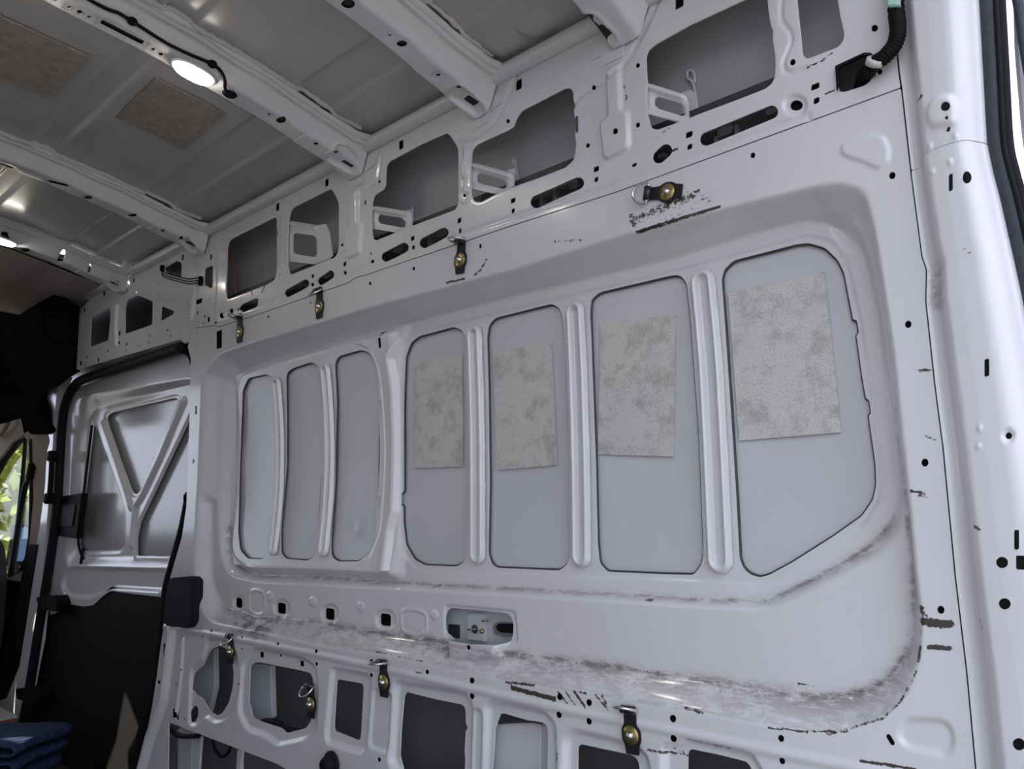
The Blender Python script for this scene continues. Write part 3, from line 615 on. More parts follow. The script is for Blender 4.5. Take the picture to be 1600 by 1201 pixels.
# ---- dark rails and the outer skin behind the openings, the roof rail along the top
box('inner_rail', (-3.0, .045, Z0+.69), (-.36, .07, Z0+.80), 'dark_metal', wall, .004)
for x, y, ww, hh in ((1130, 204, 28, 13), (1206, 172, 18, 9), (1150, 206, 5, 26), (1118, 212, 5, 24), (1033, 242, 12, 8), (896, 288, 14, 11), (866, 302, 6, 22), (845, 314, 5, 14), (690, 364, 16, 9), (670, 376, 5, 16), (622, 390, 16, 7), (470, 446, 14, 5), (511, 432, 8, 4)):
    pplate('rail_spacer', rnd(rc(x, y, ww, hh), min(ww, hh)*.45, 3), .032, .014, 'steel_grey', wall, .001)
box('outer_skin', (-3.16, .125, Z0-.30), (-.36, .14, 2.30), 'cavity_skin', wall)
box('lower_skin', (-3.40, .215, .0), (-.36, .23, Z0-.30), 'cavity_shade', wall)
box('lower_skin', (-3.16, .125, Z0-.315), (-.36, .23, Z0-.30), 'cavity_shade', wall)
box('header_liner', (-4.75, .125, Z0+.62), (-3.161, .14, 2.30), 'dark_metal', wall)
pplate('inner_bracket', cr(*c6, [(560, 785), (900, 770), (975, 790), (985, 860), (975, 1250), (500, 1250)]), .05, .03, 'white_paint', wall, .003)
pplate('inner_bracket', cr(*c2, [(740, 370), (910, 395), (920, 800), (840, 830), (740, 800)]), .085, .02, 'grey_skin', wall, .003)
pplate('inner_bracket', cr(*c2, [(300, 430), (470, 260), (475, 560), (430, 760), (310, 620)]), .09, .02, 'grey_skin', wall, .003)
pplate('inner_bracket', cr(*c2, [(650, 1045), (690, 1060), (680, 1150), (690, 1400), (630, 1400)]), .03, .01, 'white_paint', wall, .002)
pplate('inner_bracket', cr(*c2, [(180, 880), (300, 930), (290, 1350), (180, 1350)]), .06, .03, 'grey_skin', wall, .006)
pplate('inner_bracket', cr(*c2, [(310, 930), (370, 950), (340, 1350), (290, 1350)]), .04, .01, 'grey_skin', wall, .002)
tube('roof_rail', [(-4.04, -.012, RAILZ+.012), (-3, -.012, RAILZ+.012), (-1.5, -.012, RAILZ+.012), (-.36, -.012, RAILZ+.012)], .021, 'white_paint', wall, 3, 14)

bm = bmesh.new()                                   # black plates added behind the small punched holes, standing in for their shade
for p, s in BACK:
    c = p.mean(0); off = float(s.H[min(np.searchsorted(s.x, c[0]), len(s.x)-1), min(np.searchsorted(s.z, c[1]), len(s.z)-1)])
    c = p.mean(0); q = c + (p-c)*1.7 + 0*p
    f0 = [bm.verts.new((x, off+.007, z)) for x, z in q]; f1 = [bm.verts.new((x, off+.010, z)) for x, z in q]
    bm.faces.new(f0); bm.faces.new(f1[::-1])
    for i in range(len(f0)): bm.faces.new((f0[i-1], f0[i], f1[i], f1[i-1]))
from_bm('hole_shade_backing', bm, 'black_trim', wall)['kind'] = 'stuff'
box('pillar_closure', (-3.42, .08, .0), (-3.40, .23, .55), 'cavity_shade', wall)

# ================================================================== rear corner pillar, seal and open rear door
rear = root('wall_rear', 'white rear corner pillar with punched holes beside the black door seal', 'pillar', kind='structure')
PL = W([(1388, -90), (1393, -40), (1398, 50), (1404, 110), (1408, 137)] + SEAM_R + [(1531, 1280)], 0)
PR_PX = [(1531, -90), (1535, 0), (1541, 110), (1547, 220), (1557, 268), (1567, 305), (1583, 375), (1600, 450), (1622, 560), (1648, 700), (1678, 880), (1706, 1050), (1735, 1240), (1741, 1280)]
PRW = W(PR_PX, -.02)
def curve_x(c, z): i = np.argsort(c[:, 1]); return np.interp(z, c[i, 1], c[i, 0])
def pillar(name, lo, hi, lift):
    s = Sheet(np.arange(-.37, -.10, .0024), np.arange(.55, 2.25, .0036))
    xl, xr = curve_x(PL, s.Z), curve_x(PRW, s.Z); t = (s.X-xl)/(xr-xl)
    s.H = np.interp(t, [0, .06, .13, .17, .22, .28, .45, .62, .70, .76, .82, .88, .92, .96, 1.0], [.004, .006, .003, -.004, -.020, -.030, -.034, -.036, -.035, -.031, -.024, -.021, -.020, -.012, .012]) - lift
    s.H = (s.H + np.roll(s.H, 1, 0) + np.roll(s.H, -1, 0))/3
    s.S = np.minimum(np.minimum((t+.0)*.15, (1.0-t)*.15), 1)
    seam = W([(1300, 290), (1436, 250), (1445, 240), (1470, 230), (1515, 218), (1530, 219), (1549, 220), (1640, 226)], -.03)
    zs = np.interp(s.X, seam[:, 0], seam[:, 1])
    s.S = np.minimum(s.S, (s.Z-zs) if lo else (zs-s.Z)); s.S = np.minimum(s.S, np.minimum(s.Z-.60, 2.21-s.Z)) - .0008
    if lo: s.plateau(W(rnd(cr(1200, 0, 4, [(1010, 790), (985, 700), (1010, 640), (1080, 600), (1150, 605), (1185, 660), (1175, 780)]), 8), -.034), -.006, .012)
    O = -.034
    for x, y, ww, hh in ((1479, 168, 16, 15), (1481, 185.5, 6.5, 6.5), (1511, 277, 14, 20), (1576, 680, 11, 11), (1566, 878, 20, 18), (1570, 942.5, 20, 18), (1592, 1162, 21, 20)): s.hole(W(el(x, y, ww, hh), O))
    for x, y in ((1531, 668), (1529, 696), (1452, 227), (1485, 253), (1456, 267), (1494, 213)): s.plateau(W(el(x, y, 8, 9), O), -.0025, .003)
    for x, y, ww, hh in ((1482, 202, 7, 7), (1486, 285, 7, 27), (1542.5, 574, 8, 28), (1589, 842.5, 8, 31), (1597, 878, 18, 22)): s.hole(W(rc(x, y, ww, hh), O))
    s.plateau(W(el(1576, 680, 18, 18), O), .004, .005)
    s.A['dirt'] = np.zeros(s.X.shape); s.A['chip'] = np.zeros(s.X.shape)
    for l, w_, v in (([(1429, 152), (1439, 148)], .004, .8), ([(1508, 388), (1515, 395)], .006, .5), ([(1520, 820), (1530, 828)], .004, .7), ([(1525, 970), (1530, 985)], .003, .6)): s.stroke('chip', W(l, O), w_, v)
    s.stroke('dirt', W([(1462, 420), (1464, 470)], -.01), .02, .5)
    s.build(name, 'worn_paint', rear, th=.003)
pillar('upper_pillar', True, False, .0)
pillar('lower_pillar', False, True, .0015)
box('outer_pillar', (-.37, .06, 0), (-.13, .075, 1.45), 'dark_metal', rear)
box('outer_pillar', (-.37, .06, 1.451), (-.245, .075, 2.3), 'dark_metal', rear)

seal = root('door_seal', 'black rubber weatherstrip curving down beside the rear pillar', 'seal', (0, 0, 0))
tube('seal_carrier', [P(x+11, y, .0) for x, y in PR_PX], .0165, 'seal_rubber', seal, 4, 12)
tube('seal_bulb', [P(x+27, y, -.004) for x, y in PR_PX], .0085, 'black_rubber', seal, 4, 10)
tube('seal_lip', [P(x+21, y, -.014) for x, y in PR_PX], .004, 'black_rubber', seal, 4, 8)

door2 = root('door_2', 'white edge of the opened rear cargo door at the top right', 'door', kind='structure')
pplate('door_panel', [(1578, -120), (1720, -120), (1800, 500), (1650, 470), (1612, 330), (1594, 200), (1584, 80)], .08, .05, 'white_paint', door2, .006)
tube('door_edge_seal', [P(x, y, .055) for x, y in ((1574, -60), (1590, 0), (1602, 80), (1625, 200))], .008, 'seal_rubber', door2, 4, 8)

# ================================================================== roof: skin, bows, headliner
ceil = root('ceiling', 'white van roof with exposed steel bows above the cargo space', 'ceiling', kind='structure')
BX = [-3.644, -2.893, -1.897, -1.366, -.916]
edges = [-3.66] + [x+.10 for x in BX[1:]] + [-.18]
edges = [-3.62, -2.85, -1.85, -1.32, -.87, -.18]
yy = np.concatenate([np.arange(-1.90, -.70, .02), np.arange(-.70, -.10, .004), np.arange(-.10, .16, .02)])
for i in range(5):
    s = Sheet(np.linspace(edges[i], edges[i+1], 60), yy)
    zz = zroof(s.Z) + .004*np.sin((s.X-edges[i])/(edges[i+1]-edges[i])*math.pi)
    if i == 3:
        for px, py in ((785, 69), (837, 39)):
            e = R(px, py, 0, zroof); d = np.sqrt(((s.X-e.x)/.05)**2+((s.Z-e.y)/.035)**2); zz = zz - .010*sm((1.1-d)/.3)
        e = R(770, 45, 0, zroof); zz = zz - .005*sm((.012-np.abs(s.Z-e.y+.04))/.012)
    if i == 1:
        e = R(165, 187, 0, zroof); d = np.sqrt(((s.X-e.x)/.10)**2+((s.Z-e.y)/.045)**2); zz = zz - .008*np.exp(-d*d)
    s.build('roof_skin', 'roof_skin', ceil, th=.001, pos=np.stack([s.X, s.Z, zz], -1), tdir=(0, 0, 1))
PROF = np.array([(-.016, .062), (-.006, .020), (-.001, .006), (.006, 0), (.030, -.001), (.060, 0), (.067, .003), (.072, .010), (.084, .028), (.092, .040), (.097, .044), (.103, .043), (.108, .043), (.112, .049), (.120, .050), (.126, .059)])
ARC = np.concatenate([[0], np.cumsum(np.hypot(*np.diff(PROF, axis=0).T))])
def bow(k, x0, holes, pocket=None):
    def piece(name, y0, y1, lift, parent, hs):
        s = Sheet(np.arange(y0, y1, .0042), np.arange(0, ARC[-1]+.002, .0032)); Y, V = s.X, s.Z
        dx, dz = np.interp(V, ARC, PROF[:, 0]), np.interp(V, ARC, PROF[:, 1])
        grow = sm((Y+.09)/.09)                           # the foot drops to meet the wall
        flare = 1 + .10*sm((Y+.22)/.16)
        x = x0 + dx*flare - lift*.5*(dx < .03); z = zbow(Y) + dz*(1 + .55*grow) - lift
        wav = .0025*np.sin(Y*37+k)*np.exp(-((dx-.110)/.010)**2)
        for p in hs:
            q = np.array([(lambda e: (e.y, np.interp(e.x-x0, PROF[:, 0]*1.0, ARC)))(R(*c)) for c in p]); s.hole(q)
            w, d = s.d(q, .02); z[w] += .0025*sm((d+.014)/.010)
        if pocket:
            q = np.array([(lambda e: (e.y, np.interp(e.x-x0, PROF[:, 0], ARC)))(R(*c)) for c in rnd(pocket, 3, 3)]); w, d = s.d(q, .03)
            z[w] += .008*sm((d+.002)/.008) - .005*np.exp(-(d/.006)**2)
        s.S = np.minimum(s.S, np.minimum(V-.0005, ARC[-1]-V)); s.S = np.minimum(s.S, np.minimum(Y-y0-.001, y1-.006-Y))
        return s.build(name, 'white_paint', parent, th=.003, pos=np.stack([x, Y, z+wav], -1), tdir=(0, 0, 1))
    main = piece('roof_bow', -1.70, -.185, 0, ceil, holes)
    piece('bow_end', -.20, -.004, .0025, main, holes)
    lx = np.linspace(-1.68, -.008, 40); bm = bmesh.new(); rw = []
    for y_ in lx: rw.append([bm.verts.new((x0+q, y_, float(zbow(y_))+.008 + h_)) for q, h_ in ((.0005, 0), (.064, .002), (.064, .005), (.0005, .005))])
    for r0, r1 in zip(rw, rw[1:]):
        for i in range(4): bm.faces.new((r0[i], r0[(i+1) % 4], r1[(i+1) % 4], r1[i]))
    from_bm('bow_shade_liner', bm, 'black_metal', main)  # added black strip: stands for the unlit hollow seen through the bow holes
    pts = []; rng = random.Random(k)
    y = -1.6
    while y < -.05:
        pts.append((x0+.127+rng.uniform(-.003, .003), y, float(zroof(y))-.004)); y += .012
    tube('sealant_bead', pts, .008, 'sealant', main, 1, 6, rad=lambda t, r=rng: .006+.004*r.random(), smooth_path=False)
    return main
H2 = [cr(0, 0, 4, [(640, 125), (905, 260), (885, 285), (618, 150)]), el(108, 12, 7, 5), el(124, 19.5, 9, 7), el(139, 27, 7, 5), el(239, 78, 7, 5), el(251, 85.5, 8, 6), cr(0, 0, 4, [(270, -25), (360, 0), (350, 18), (250, -20)]), el(420.5, 179.5, 6, 4), el(439, 189, 16, 10), el(493, 224.5, 7, 5), el(523, 242, 7, 4),
      cr(400, 0, 4, [(545, 1015), (608, 1055), (590, 1067), (525, 1025)])]
H3 = [el(544, 7.5, 22, 16), el(609, 56, 6, 4), el(628, 69.5, 17, 11), el(684, 117, 8, 5), el(715.5, 140.5, 8, 5), cr(400, 0, 4, [(1320, 612), (1390, 660), (1355, 685), (1292, 635)])]
H1 = [el(137, 309, 14, 6), el(207, 337, 13, 5), el(254, 360, 6, 4), el(282, 372, 6, 4), cr(0, 300, 4, [(1165, 315), (1225, 342), (1215, 356), (1155, 328)]), [(75, 281), (106, 289), (107, 293), (77, 286)], [(0, 254), (20, 261), (22, 265), (0, 259)]]
H0 = [el(95, 407, 13, 5), el(139, 425, 5, 3), cr(0, 300, 4, [(685, 568), (740, 588), (735, 600), (690, 580)])]
H4 = [el(923, 26, 10, 6), cr(800, 0, 4, [(515, 205), (562, 166), (630, 222), (588, 262)])]
PK = [[(162, 439), (172, 438), (188, 449), (184, 454), (176, 451)], [(278, 374), (290, 372), (308, 388), (306, 394), (298, 392)],
      cr(400, 0, 4, [(440, 955), (500, 935), (560, 970), (630, 1040), (630, 1075), (590, 1080), (440, 990)]), cr(400, 0, 4, [(1200, 540), (1260, 520), (1330, 570), (1420, 670), (1420, 705), (1370, 720), (1200, 600)]),
      cr(800, 0, 4, [(420, 110), (470, 70), (520, 80), (645, 215), (640, 255), (590, 290), (550, 280), (430, 160)])]
bows = [bow(k, BX[k], h, PK[k]) for k, h in enumerate((H0, H1, H2, H3, H4))]
for k, ft in enumerate(([(183, 447), (196, 441), (200, 449), (191, 457)], [(305, 386), (318, 377), (325, 392), (313, 403)],
                        cr(400, 0, 4, [(560, 1120), (600, 1165), (665, 1145), (665, 1080), (735, 1030), (770, 930), (700, 960)]), cr(400, 0, 4, [(1290, 740), (1350, 765), (1368, 800), (1452, 758), (1452, 690), (1535, 640), (1540, 575), (1480, 590)]),
                        cr(800, 0, 4, [(460, 300), (490, 375), (550, 345), (580, 402), (695, 345), (700, 262), (790, 230), (820, 125), (760, 150)]))):
    pplate('bow_foot', rnd(ft, 1.5, 2), -.006, .004, 'white_paint', bows[k], .0008)
s = Sheet(np.linspace(-6.25, -3.60, 90), np.arange(-1.9, .14, .03))
hz = zroof(s.Z) - .035 - .04*np.clip((-4.15-s.X)/1.2, 0, 1)**1.5
s.build('headliner', 'headliner', ceil, pos=np.stack([s.X, s.Z, hz], -1), tdir=(0, 0, 1))
tube('headliner_seam', [(-3.75, y, float(zroof(y))-.036) for y in np.linspace(-1.5, .0, 12)], .004, 'black_plastic', ceil, 2, 6)
for x0 in (): pass

# ================================================================== floor, driver's side, cab ends, ground outside
fl = box('floor', (-6.2, -1.9, -.03), (-.2, .16, 0), 'floor_rubber'); tag(fl, 'black rubber load floor of the van', 'floor', kind='structure')
wl = root('wall_left', 'white driver-side wall of the van opposite the window panel', 'wall', kind='structure')
def through(px, off):                       # where the sun's line through a wall point crosses the driver's side
    return [(v.x + SUN.x*k, v.z + SUN.z*k) for v, k in ((P(x, y, off), (-1.79-off)/SUN.y) for x, y in px)]
s = Sheet(np.arange(-6.2, -.28, .02), np.arange(0, 2.32, .02), -1.80)
s.hole(through(cr(0, 900, 3.99, [(770, 680), (868, 935), (790, 1080), (800, 1260), (620, 1260), (720, 980), (740, 850)]), .056))  # added opening, cut to the outline of the sun patch it throws
s.hole(through(cr(0, 900, 3.99, [(310, 250), (342, 262), (285, 410)]), .056))  # second added opening, shaped only for a thin sliver of sun
s.hole([(-6.1, 1.25), (-5.75, 1.25), (-5.8, 1.85), (-6.05, 1.85)])
s.build('side_panel', 'white_paint', wl, th=-.02)
gr = plate('ground', [(-60, -60, -.65), (60, -60, -.65), (60, 60, -.65), (-60, 60, -.65)], (0, 0, -.1), 'concrete'); tag(gr, 'pale concrete ground outside the van', 'ground', kind='structure')

# ================================================================== sliding side door, closed, seen past the pillar
door = root('door_1', 'closed sliding side door with bare metal upper half and black lower trim', 'door', kind='structure')
DO = .05
s = Sheet(np.arange(-4.5, -2.88, .0052), np.arange(.62, 1.93, .0042), DO)
s.dom(W(rnd([(97, 660), (104, 625), (120, 605), (290, 552), (312, 560), (312, 800), (275, 900), (262, 940), (253, 932), (207, 927), (173, 922), (160, 931), (145, 945), (130, 947), (100, 941), (88, 957), (72, 962), (80, 890), (92, 760)], 4), DO))
c0 = (0, 600, 4)
s.loft(W(rnd(cr(*c0, [(440, 150), (480, 100), (560, 60), (1200, -40), (1260, -20), (1260, 900), (1040, 1150), (430, 1150), (400, 1080), (440, 600)]), 8), DO), W(rnd(cr(*c0, [(555, 220), (600, 150), (1190, 0), (1240, 30), (1240, 860), (1050, 1075), (520, 1075), (480, 1040), (520, 650)]), 6), DO+.03), DO+.03)
s.plateau(W(rnd(cr(*c0, [(400, 1190), (430, 1145), (1040, 1160), (1000, 1290), (700, 1270), (560, 1330), (420, 1320), (380, 1260)]), 6), DO), .018, .02)
TRI = [cr(*c0, [(660, 200), (690, 175), (1090, 80), (1110, 95), (1105, 110), (960, 450), (880, 650), (845, 690), (820, 670), (740, 450), (665, 230)]),
       cr(*c0, [(580, 250), (605, 290), (640, 400), (740, 680), (770, 800), (770, 1000), (745, 1030), (515, 1040), (490, 1010), (495, 900), (530, 650)]),
       cr(*c0, [(1185, 200), (1230, 150), (1230, 700), (1130, 930), (1060, 1075), (850, 1070), (850, 960), (870, 860), (1000, 590)])]
for t in TRI:
    q = W(rnd(t, 5), DO+.03); s.plateau(expand(q, 1.06), .006, .012); s.hole(q)
for l in (cr(*c0, [(650, 240), (740, 500), (800, 690), (820, 760)]), cr(*c0, [(1150, 110), (1000, 470), (900, 680), (850, 760), (830, 1000)])): s.ridge(W(l, DO+.03), -.016, .022)
s.build('inner_panel', 'white_paint', door, th=.003)
mat('door_skin', (.46, .455, .45), .2, coat=.3)
pplate('door_skin', [(95, 560), (318, 500), (318, 900), (262, 1000), (60, 1000)], DO+.055, .004, 'door_skin', door)
pplate('lower_trim', [(262, 915), (255, 925), (207, 920), (173, 916), (160, 926), (145, 940), (130, 942), (100, 936), (84, 950), (75, 955), (40, 1130), (20, 1260), (215, 1290), (262, 1000)], DO+.006, .02, 'black_plastic', door, .003)
lt = pplate('door_latch', rnd(cr(*c0, [(375, 700), (510, 678), (475, 965), (320, 940), (305, 880), (330, 740)]), 2, 2), DO-.03, .03, 'black_plastic', door, .004)
pplate('latch_recess', rnd(cr(*c0, [(345, 750), (470, 750), (450, 885), (330, 885)]), 2, 2), DO-.036, .008, 'black_rubber', lt, .002)
tube('latch_cable', [P(x, y, DO+.02) for x, y in cr(*c0, [(575, 255), (545, 500), (510, 800), (490, 960), (500, 1040), (520, 1090)])], .006, 'black_rubber', door, 5, 8)
tube('cable_stay', [P(x, y, DO+.0) for x, y in cr(*c0, [(520, 1020), (505, 1120)])], .007, 'black_rubber', door, 2, 8)
for p in ([(56, 932), (85, 930), (90, 942), (86, 955), (60, 950)], [(24, 1075), (58, 1072), (63, 1085), (58, 1097), (26, 1092)]):
    pplate('door_hinge', rnd(p, 2, 2), DO-.06, .06, 'black_plastic', door, .004)

ds = door
tube('door_seal', [P(x, y, .005 if x < 288 else .065) for x, y in ((36, 1130), (50, 1050), (64, 960), (76, 890), (88, 800), (93, 720), (97, 660), (103, 628), (116, 603), (135, 590), (200, 569), (270, 546), (284, 543), (300, 552), (312, 590))], 0.022, 'black_rubber', ds, 5, 10)
tube('door_seal', [P(x, y, .03) for x, y in ((296, 770), (286, 822), (270, 880), (260, 920), (254, 980), (244, 1050), (237, 1100), (224, 1132), (214, 1180), (208, 1230))], .017, 'black_rubber', ds, 5, 10)

pad = pplate('rubber_bumper', rnd([(266, 902), (293, 900), (299, 906), (298, 970), (292, 981), (259, 977), (254, 970), (262, 910)], 3, 3), -.03, .045, 'black_rubber', None, .008)
tag(pad, 'black rubber stop pad on the pillar behind the sliding door', 'bumper')

# ================================================================== front post, cab trim, cab window
wf = root('wall_front', 'front door post and cab trim ahead of the sliding door', 'post', kind='structure')
pplate('door_post', rnd([(67, 600), (84, 588), (98, 586), (90, 606), (85, 650), (82, 705), (78, 760), (72, 830), (64, 900), (54, 1000), (42, 1060), (33, 1120), (20, 1260), (-30, 1260), (0, 1085), (18, 1062), (30, 1010), (42, 930), (52, 880), (62, 820), (70, 760), (73, 705), (78, 688), (70, 660), (64, 632)], 3, 2), -.005, .05, 'white_paint', wf, .003)
pplate('post_trim', [(50, 672), (80, 672), (74, 760), (60, 850), (46, 930), (22, 1070), (0, 1120), (-20, 1120), (0, 1000), (36, 900), (44, 858), (52, 780)], .0, .05, 'beige_trim', wf, .003)
pplate('post_trim', [(42, 850), (58, 850), (44, 940), (28, 1040), (8, 1090), (-20, 1100), (10, 1000), (28, 930)], -.012, .02, 'black_plastic', wf, .003)
tube('belt_link', [P(x, y, -.04) for x, y in ((81, 712), (80, 740), (77, 780))], .012, 'black_plastic', wf, 4, 8)
for q in ((81, 712), (76, 778)): lathe('link_end', [(.0, .02), (.024, .018), (.028, .008), (.028, -.02)], 'black_plastic', wf, 14, P(*q, -.035))
tube('belt_anchor', [P(x, y, .0) for x, y in ((54, 726), (51, 738), (50, 748))], .03, 'black_plastic', wf, 3, 8)
tube('seat_belt', [P(x, y, .02) for x, y in ((48, 746), (44, 750), (38, 765), (28, 830), (18, 900), (6, 990))], .016, 'black_rubber', wf, 4, 6)
# overhead shelf across the cab, its rounded corner trim and the roof-side panel
SX = -4.16
plate('overhead_shelf', [PX(x, y, SX) for x, y in rnd([(-60, 478), (0, 485), (30, 491), (60, 478), (84, 459), (98, 462), (124, 478), (123, 578), (96, 600), (70, 612), (45, 650), (37, 640), (40, 615), (26, 600), (15, 560), (0, 540), (-60, 520)], 2, 2)], (-.45, 0, 0), 'black_trim', wf)
plate('shelf_bin', [PX(x, y, SX+.02) for x, y in rnd([(76, 484), (112, 490), (111, 536), (82, 530), (73, 520)], 2, 2)], (-.04, 0, 0), 'black_trim', wf, .006)
plate('shelf_lip', [PX(x, y, SX+.05) for x, y in rnd([(80, 466), (98, 468), (122, 480), (120, 490), (76, 478)], 2, 2)], (-.08, 0, 0), 'black_trim', wf, .004)
pplate('corner_trim', rnd([(60, 590), (95, 575), (118, 577), (100, 588), (72, 602), (64, 620), (72, 640), (73, 660), (79, 672), (72, 677), (48, 678), (38, 668), (37, 630), (44, 606)], 4, 3), -.03, .03, 'black_trim', wf, .006)
pplate('pillar_liner', [(-80, 520), (0, 541), (15, 558), (26, 600), (30, 640), (40, 684), (56, 684), (52, 668), (20, 690), (0, 716), (-80, 800)], .02, .03, 'beige_trim', wf, .004)
tube('grab_handle', [P(x, y, -.02) for x, y in ((17, 640), (12, 660), (2, 676), (-12, 682))], .014, 'beige_trim', wf, 4, 8)
box('door_card', (-6.1, .0, .0), (-4.62, .06, .82), 'black_plastic', wf, .01)
box('cowl', (-6.2, -1.78, 0), (-6.0, .15, 1.0), 'black_plastic', wf)
box('windscreen_header', (-6.2, -1.78, 2.15), (-6.15, .15, 2.4), 'headliner', wf)
plate('sill_cap', [P(x, y, .0) for x, y in ((-30, 925), (30, 893), (44, 885), (42, 905), (28, 935), (-30, 960))], (0, .03, 0), 'beige_trim', wf, .004)

win = root('window_1', 'cab side window with black frame showing sunlit leaves', 'window', kind='structure')
WIN = [(48, 676), (34, 690), (14, 716), (-4, 748), (-60, 860), (-60, 990), (20, 905), (44, 868), (49, 800)]
gl = pplate('pane', WIN, .07, .004, 'glass', win)
tube('window_frame', [P(x, y, .05) for x, y in ((-90, 905), (-60, 842), (-8, 742), (12, 708), (32, 684), (50, 668))], .028, 'black_rubber', win, 4, 8)
tube('window_frame', [P(x, y, .055) for x, y in ((49, 670), (51, 760), (48, 850), (40, 878), (18, 912), (-40, 960))], .016, 'black_rubber', win, 4, 8)
tube('window_divider', [P(x, y, .06) for x, y in ((40, 684), (36, 740), (26, 830), (14, 900))], .012, 'black_rubber', win, 3, 8)

seat = root('cab_seat', 'black fabric seat edge at the far left of the cab', 'seat', (-5.1, -.3, 0))
plate('backrest', [PX(x, y, -4.98) for x, y in rnd([(-120, 800), (-20, 822), (8, 850), (12, 900), (6, 980), (-10, 1100), (-120, 1120)], 14, 5)], (-.13, 0, 0), 'seat_black', seat, .02, 3)
box('seat_base', (-5.6, -.75, .0), (-5.0, -.25, .45), 'seat_black', seat, .04)

mir = root('door_mirror', 'blue-grey back of a door mirror outside the cab window', 'mirror')
mh = plate('mirror_housing', [PX(x, y, -5.35) for x, y in rnd([(27, 820), (45, 818), (47, 830), (40, 884), (16, 884), (16, 876), (26, 824)], 2, 3)], (-.08, 0, 0), 'black_plastic', mir, .01)
plate('mirror_glass', [PX(x, y, -5.335) for x, y in rnd([(29, 824), (44, 822), (45, 832), (38, 876), (20, 876)], 2, 3)], (-.01, 0, 0), 'mirror_blue', mir, .002)
tube('mirror_arm', [tuple(PX(28, 884, -5.38)), tuple(PX(20, 905, -5.38))], .03, 'black_plastic', mir, 2, 8)

# trees outside
def tree(name, label, c, r, n, seed):
    t = root(name, label, 'tree', (c[0], c[1], -.65), 'trees outside the cab window'); rng = random.Random(seed)
    tube('trunk', [(c[0], c[1], -.65), (c[0]+.1, c[1], c[2]*.5), (c[0], c[1]+.1, c[2])], .12, 'bark', t, 4, 8)
    vs, fs = [], []
    for i in range(n):
        d = Vector((rng.gauss(0, 1), rng.gauss(0, 1), rng.gauss(0, 1))).normalized()*r*rng.random()**.4
        q = Vector(c) + Vector((d.x, d.y, d.z*.95)); u = Vector((rng.gauss(0, 1), rng.gauss(0, 1), rng.gauss(0, 1))).normalized(); v = u.orthogonal().normalized(); L = rng.uniform(.05, .11); k = len(vs)
        vs += [q-u*L, q+v*L*.5, q+u*L, q-v*L*.5]; fs.append((k, k+1, k+2, k+3))
    me = bpy.data.meshes.new('foliage'); me.from_pydata(vs, [], fs); f = link('foliage', me, 'leaf', t, False); f['kind'] = 'stuff'
for i, (px, py, dist, r) in enumerate(((24, 800, 3.6, 2.1), (44, 740, 5.2, 1.5), (-110, 800, 6.5, 1.7))):
    wx, wy, wz = (float(q) for q in ray(px, py)); k = dist*2.6/abs(wx)
    tree('leafy_tree', ('yellow-green leafy tree filling the cab window', 'sunlit tree beyond the cab window divider', 'darker leafy tree at the left edge of the cab window')[i], (wx*k, wy*k-DW, wz*k+Z0), r, 7000, i)

# ================================================================== things on the walls and roof
def patch(px, label, off=D2+.0125, th=.0025):
    o = pplate('damping_patch', px, off, -th, 'damping_foil', None, .0004)
    return tag(o, label, 'damping patch', 'sound damping patches on the side wall')
patch([(648, 566), (723, 554), (725, 728), (649, 731)], 'smallest grey foil damping patch, in the bay right of the middle post')
patch([(772, 550), (862, 533), (871, 726), (777, 734)], 'mottled foil damping patch with scuffed lower edge, second from the middle post')
patch([(939, 505), (1056, 492), (1053, 713), (935, 709)], 'slightly tilted foil damping patch in the third bay from the post')
patch([(1138, 458), (1289, 424), (1315, 675), (1156, 688)], 'largest foil damping patch, in the wide bay nearest the rear pillar')
def roof_patch(px, label):
    q = [R(x, y, 0, zroof) for x, y in px]; q = [(v.x, v.y) for v in q]
    s = Sheet(np.linspace(min(a[0] for a in q)-.01, max(a[0] for a in q)+.01, 60), np.linspace(min(a[1] for a in q)-.01, max(a[1] for a in q)+.01, 60))
    s.dom(q); o = s.build('roof_damping_patch', 'damping_foil_warm_lit', None, th=.004, pos=np.stack([s.X, s.Z, zroof(s.Z)-.0055], -1), tdir=(0, 0, 1))
    return tag(o, label, 'damping patch', 'sound damping patches on the roof')
roof_patch([(5, 25), (140, 86), (79, 152), (-60, 95), (-110, -30)], 'foil damping patch on the roof at the photo edge')
roof_patch([(244, 120), (351, 176), (285, 232), (181, 181)], 'square foil damping patch on the roof below the lamp')

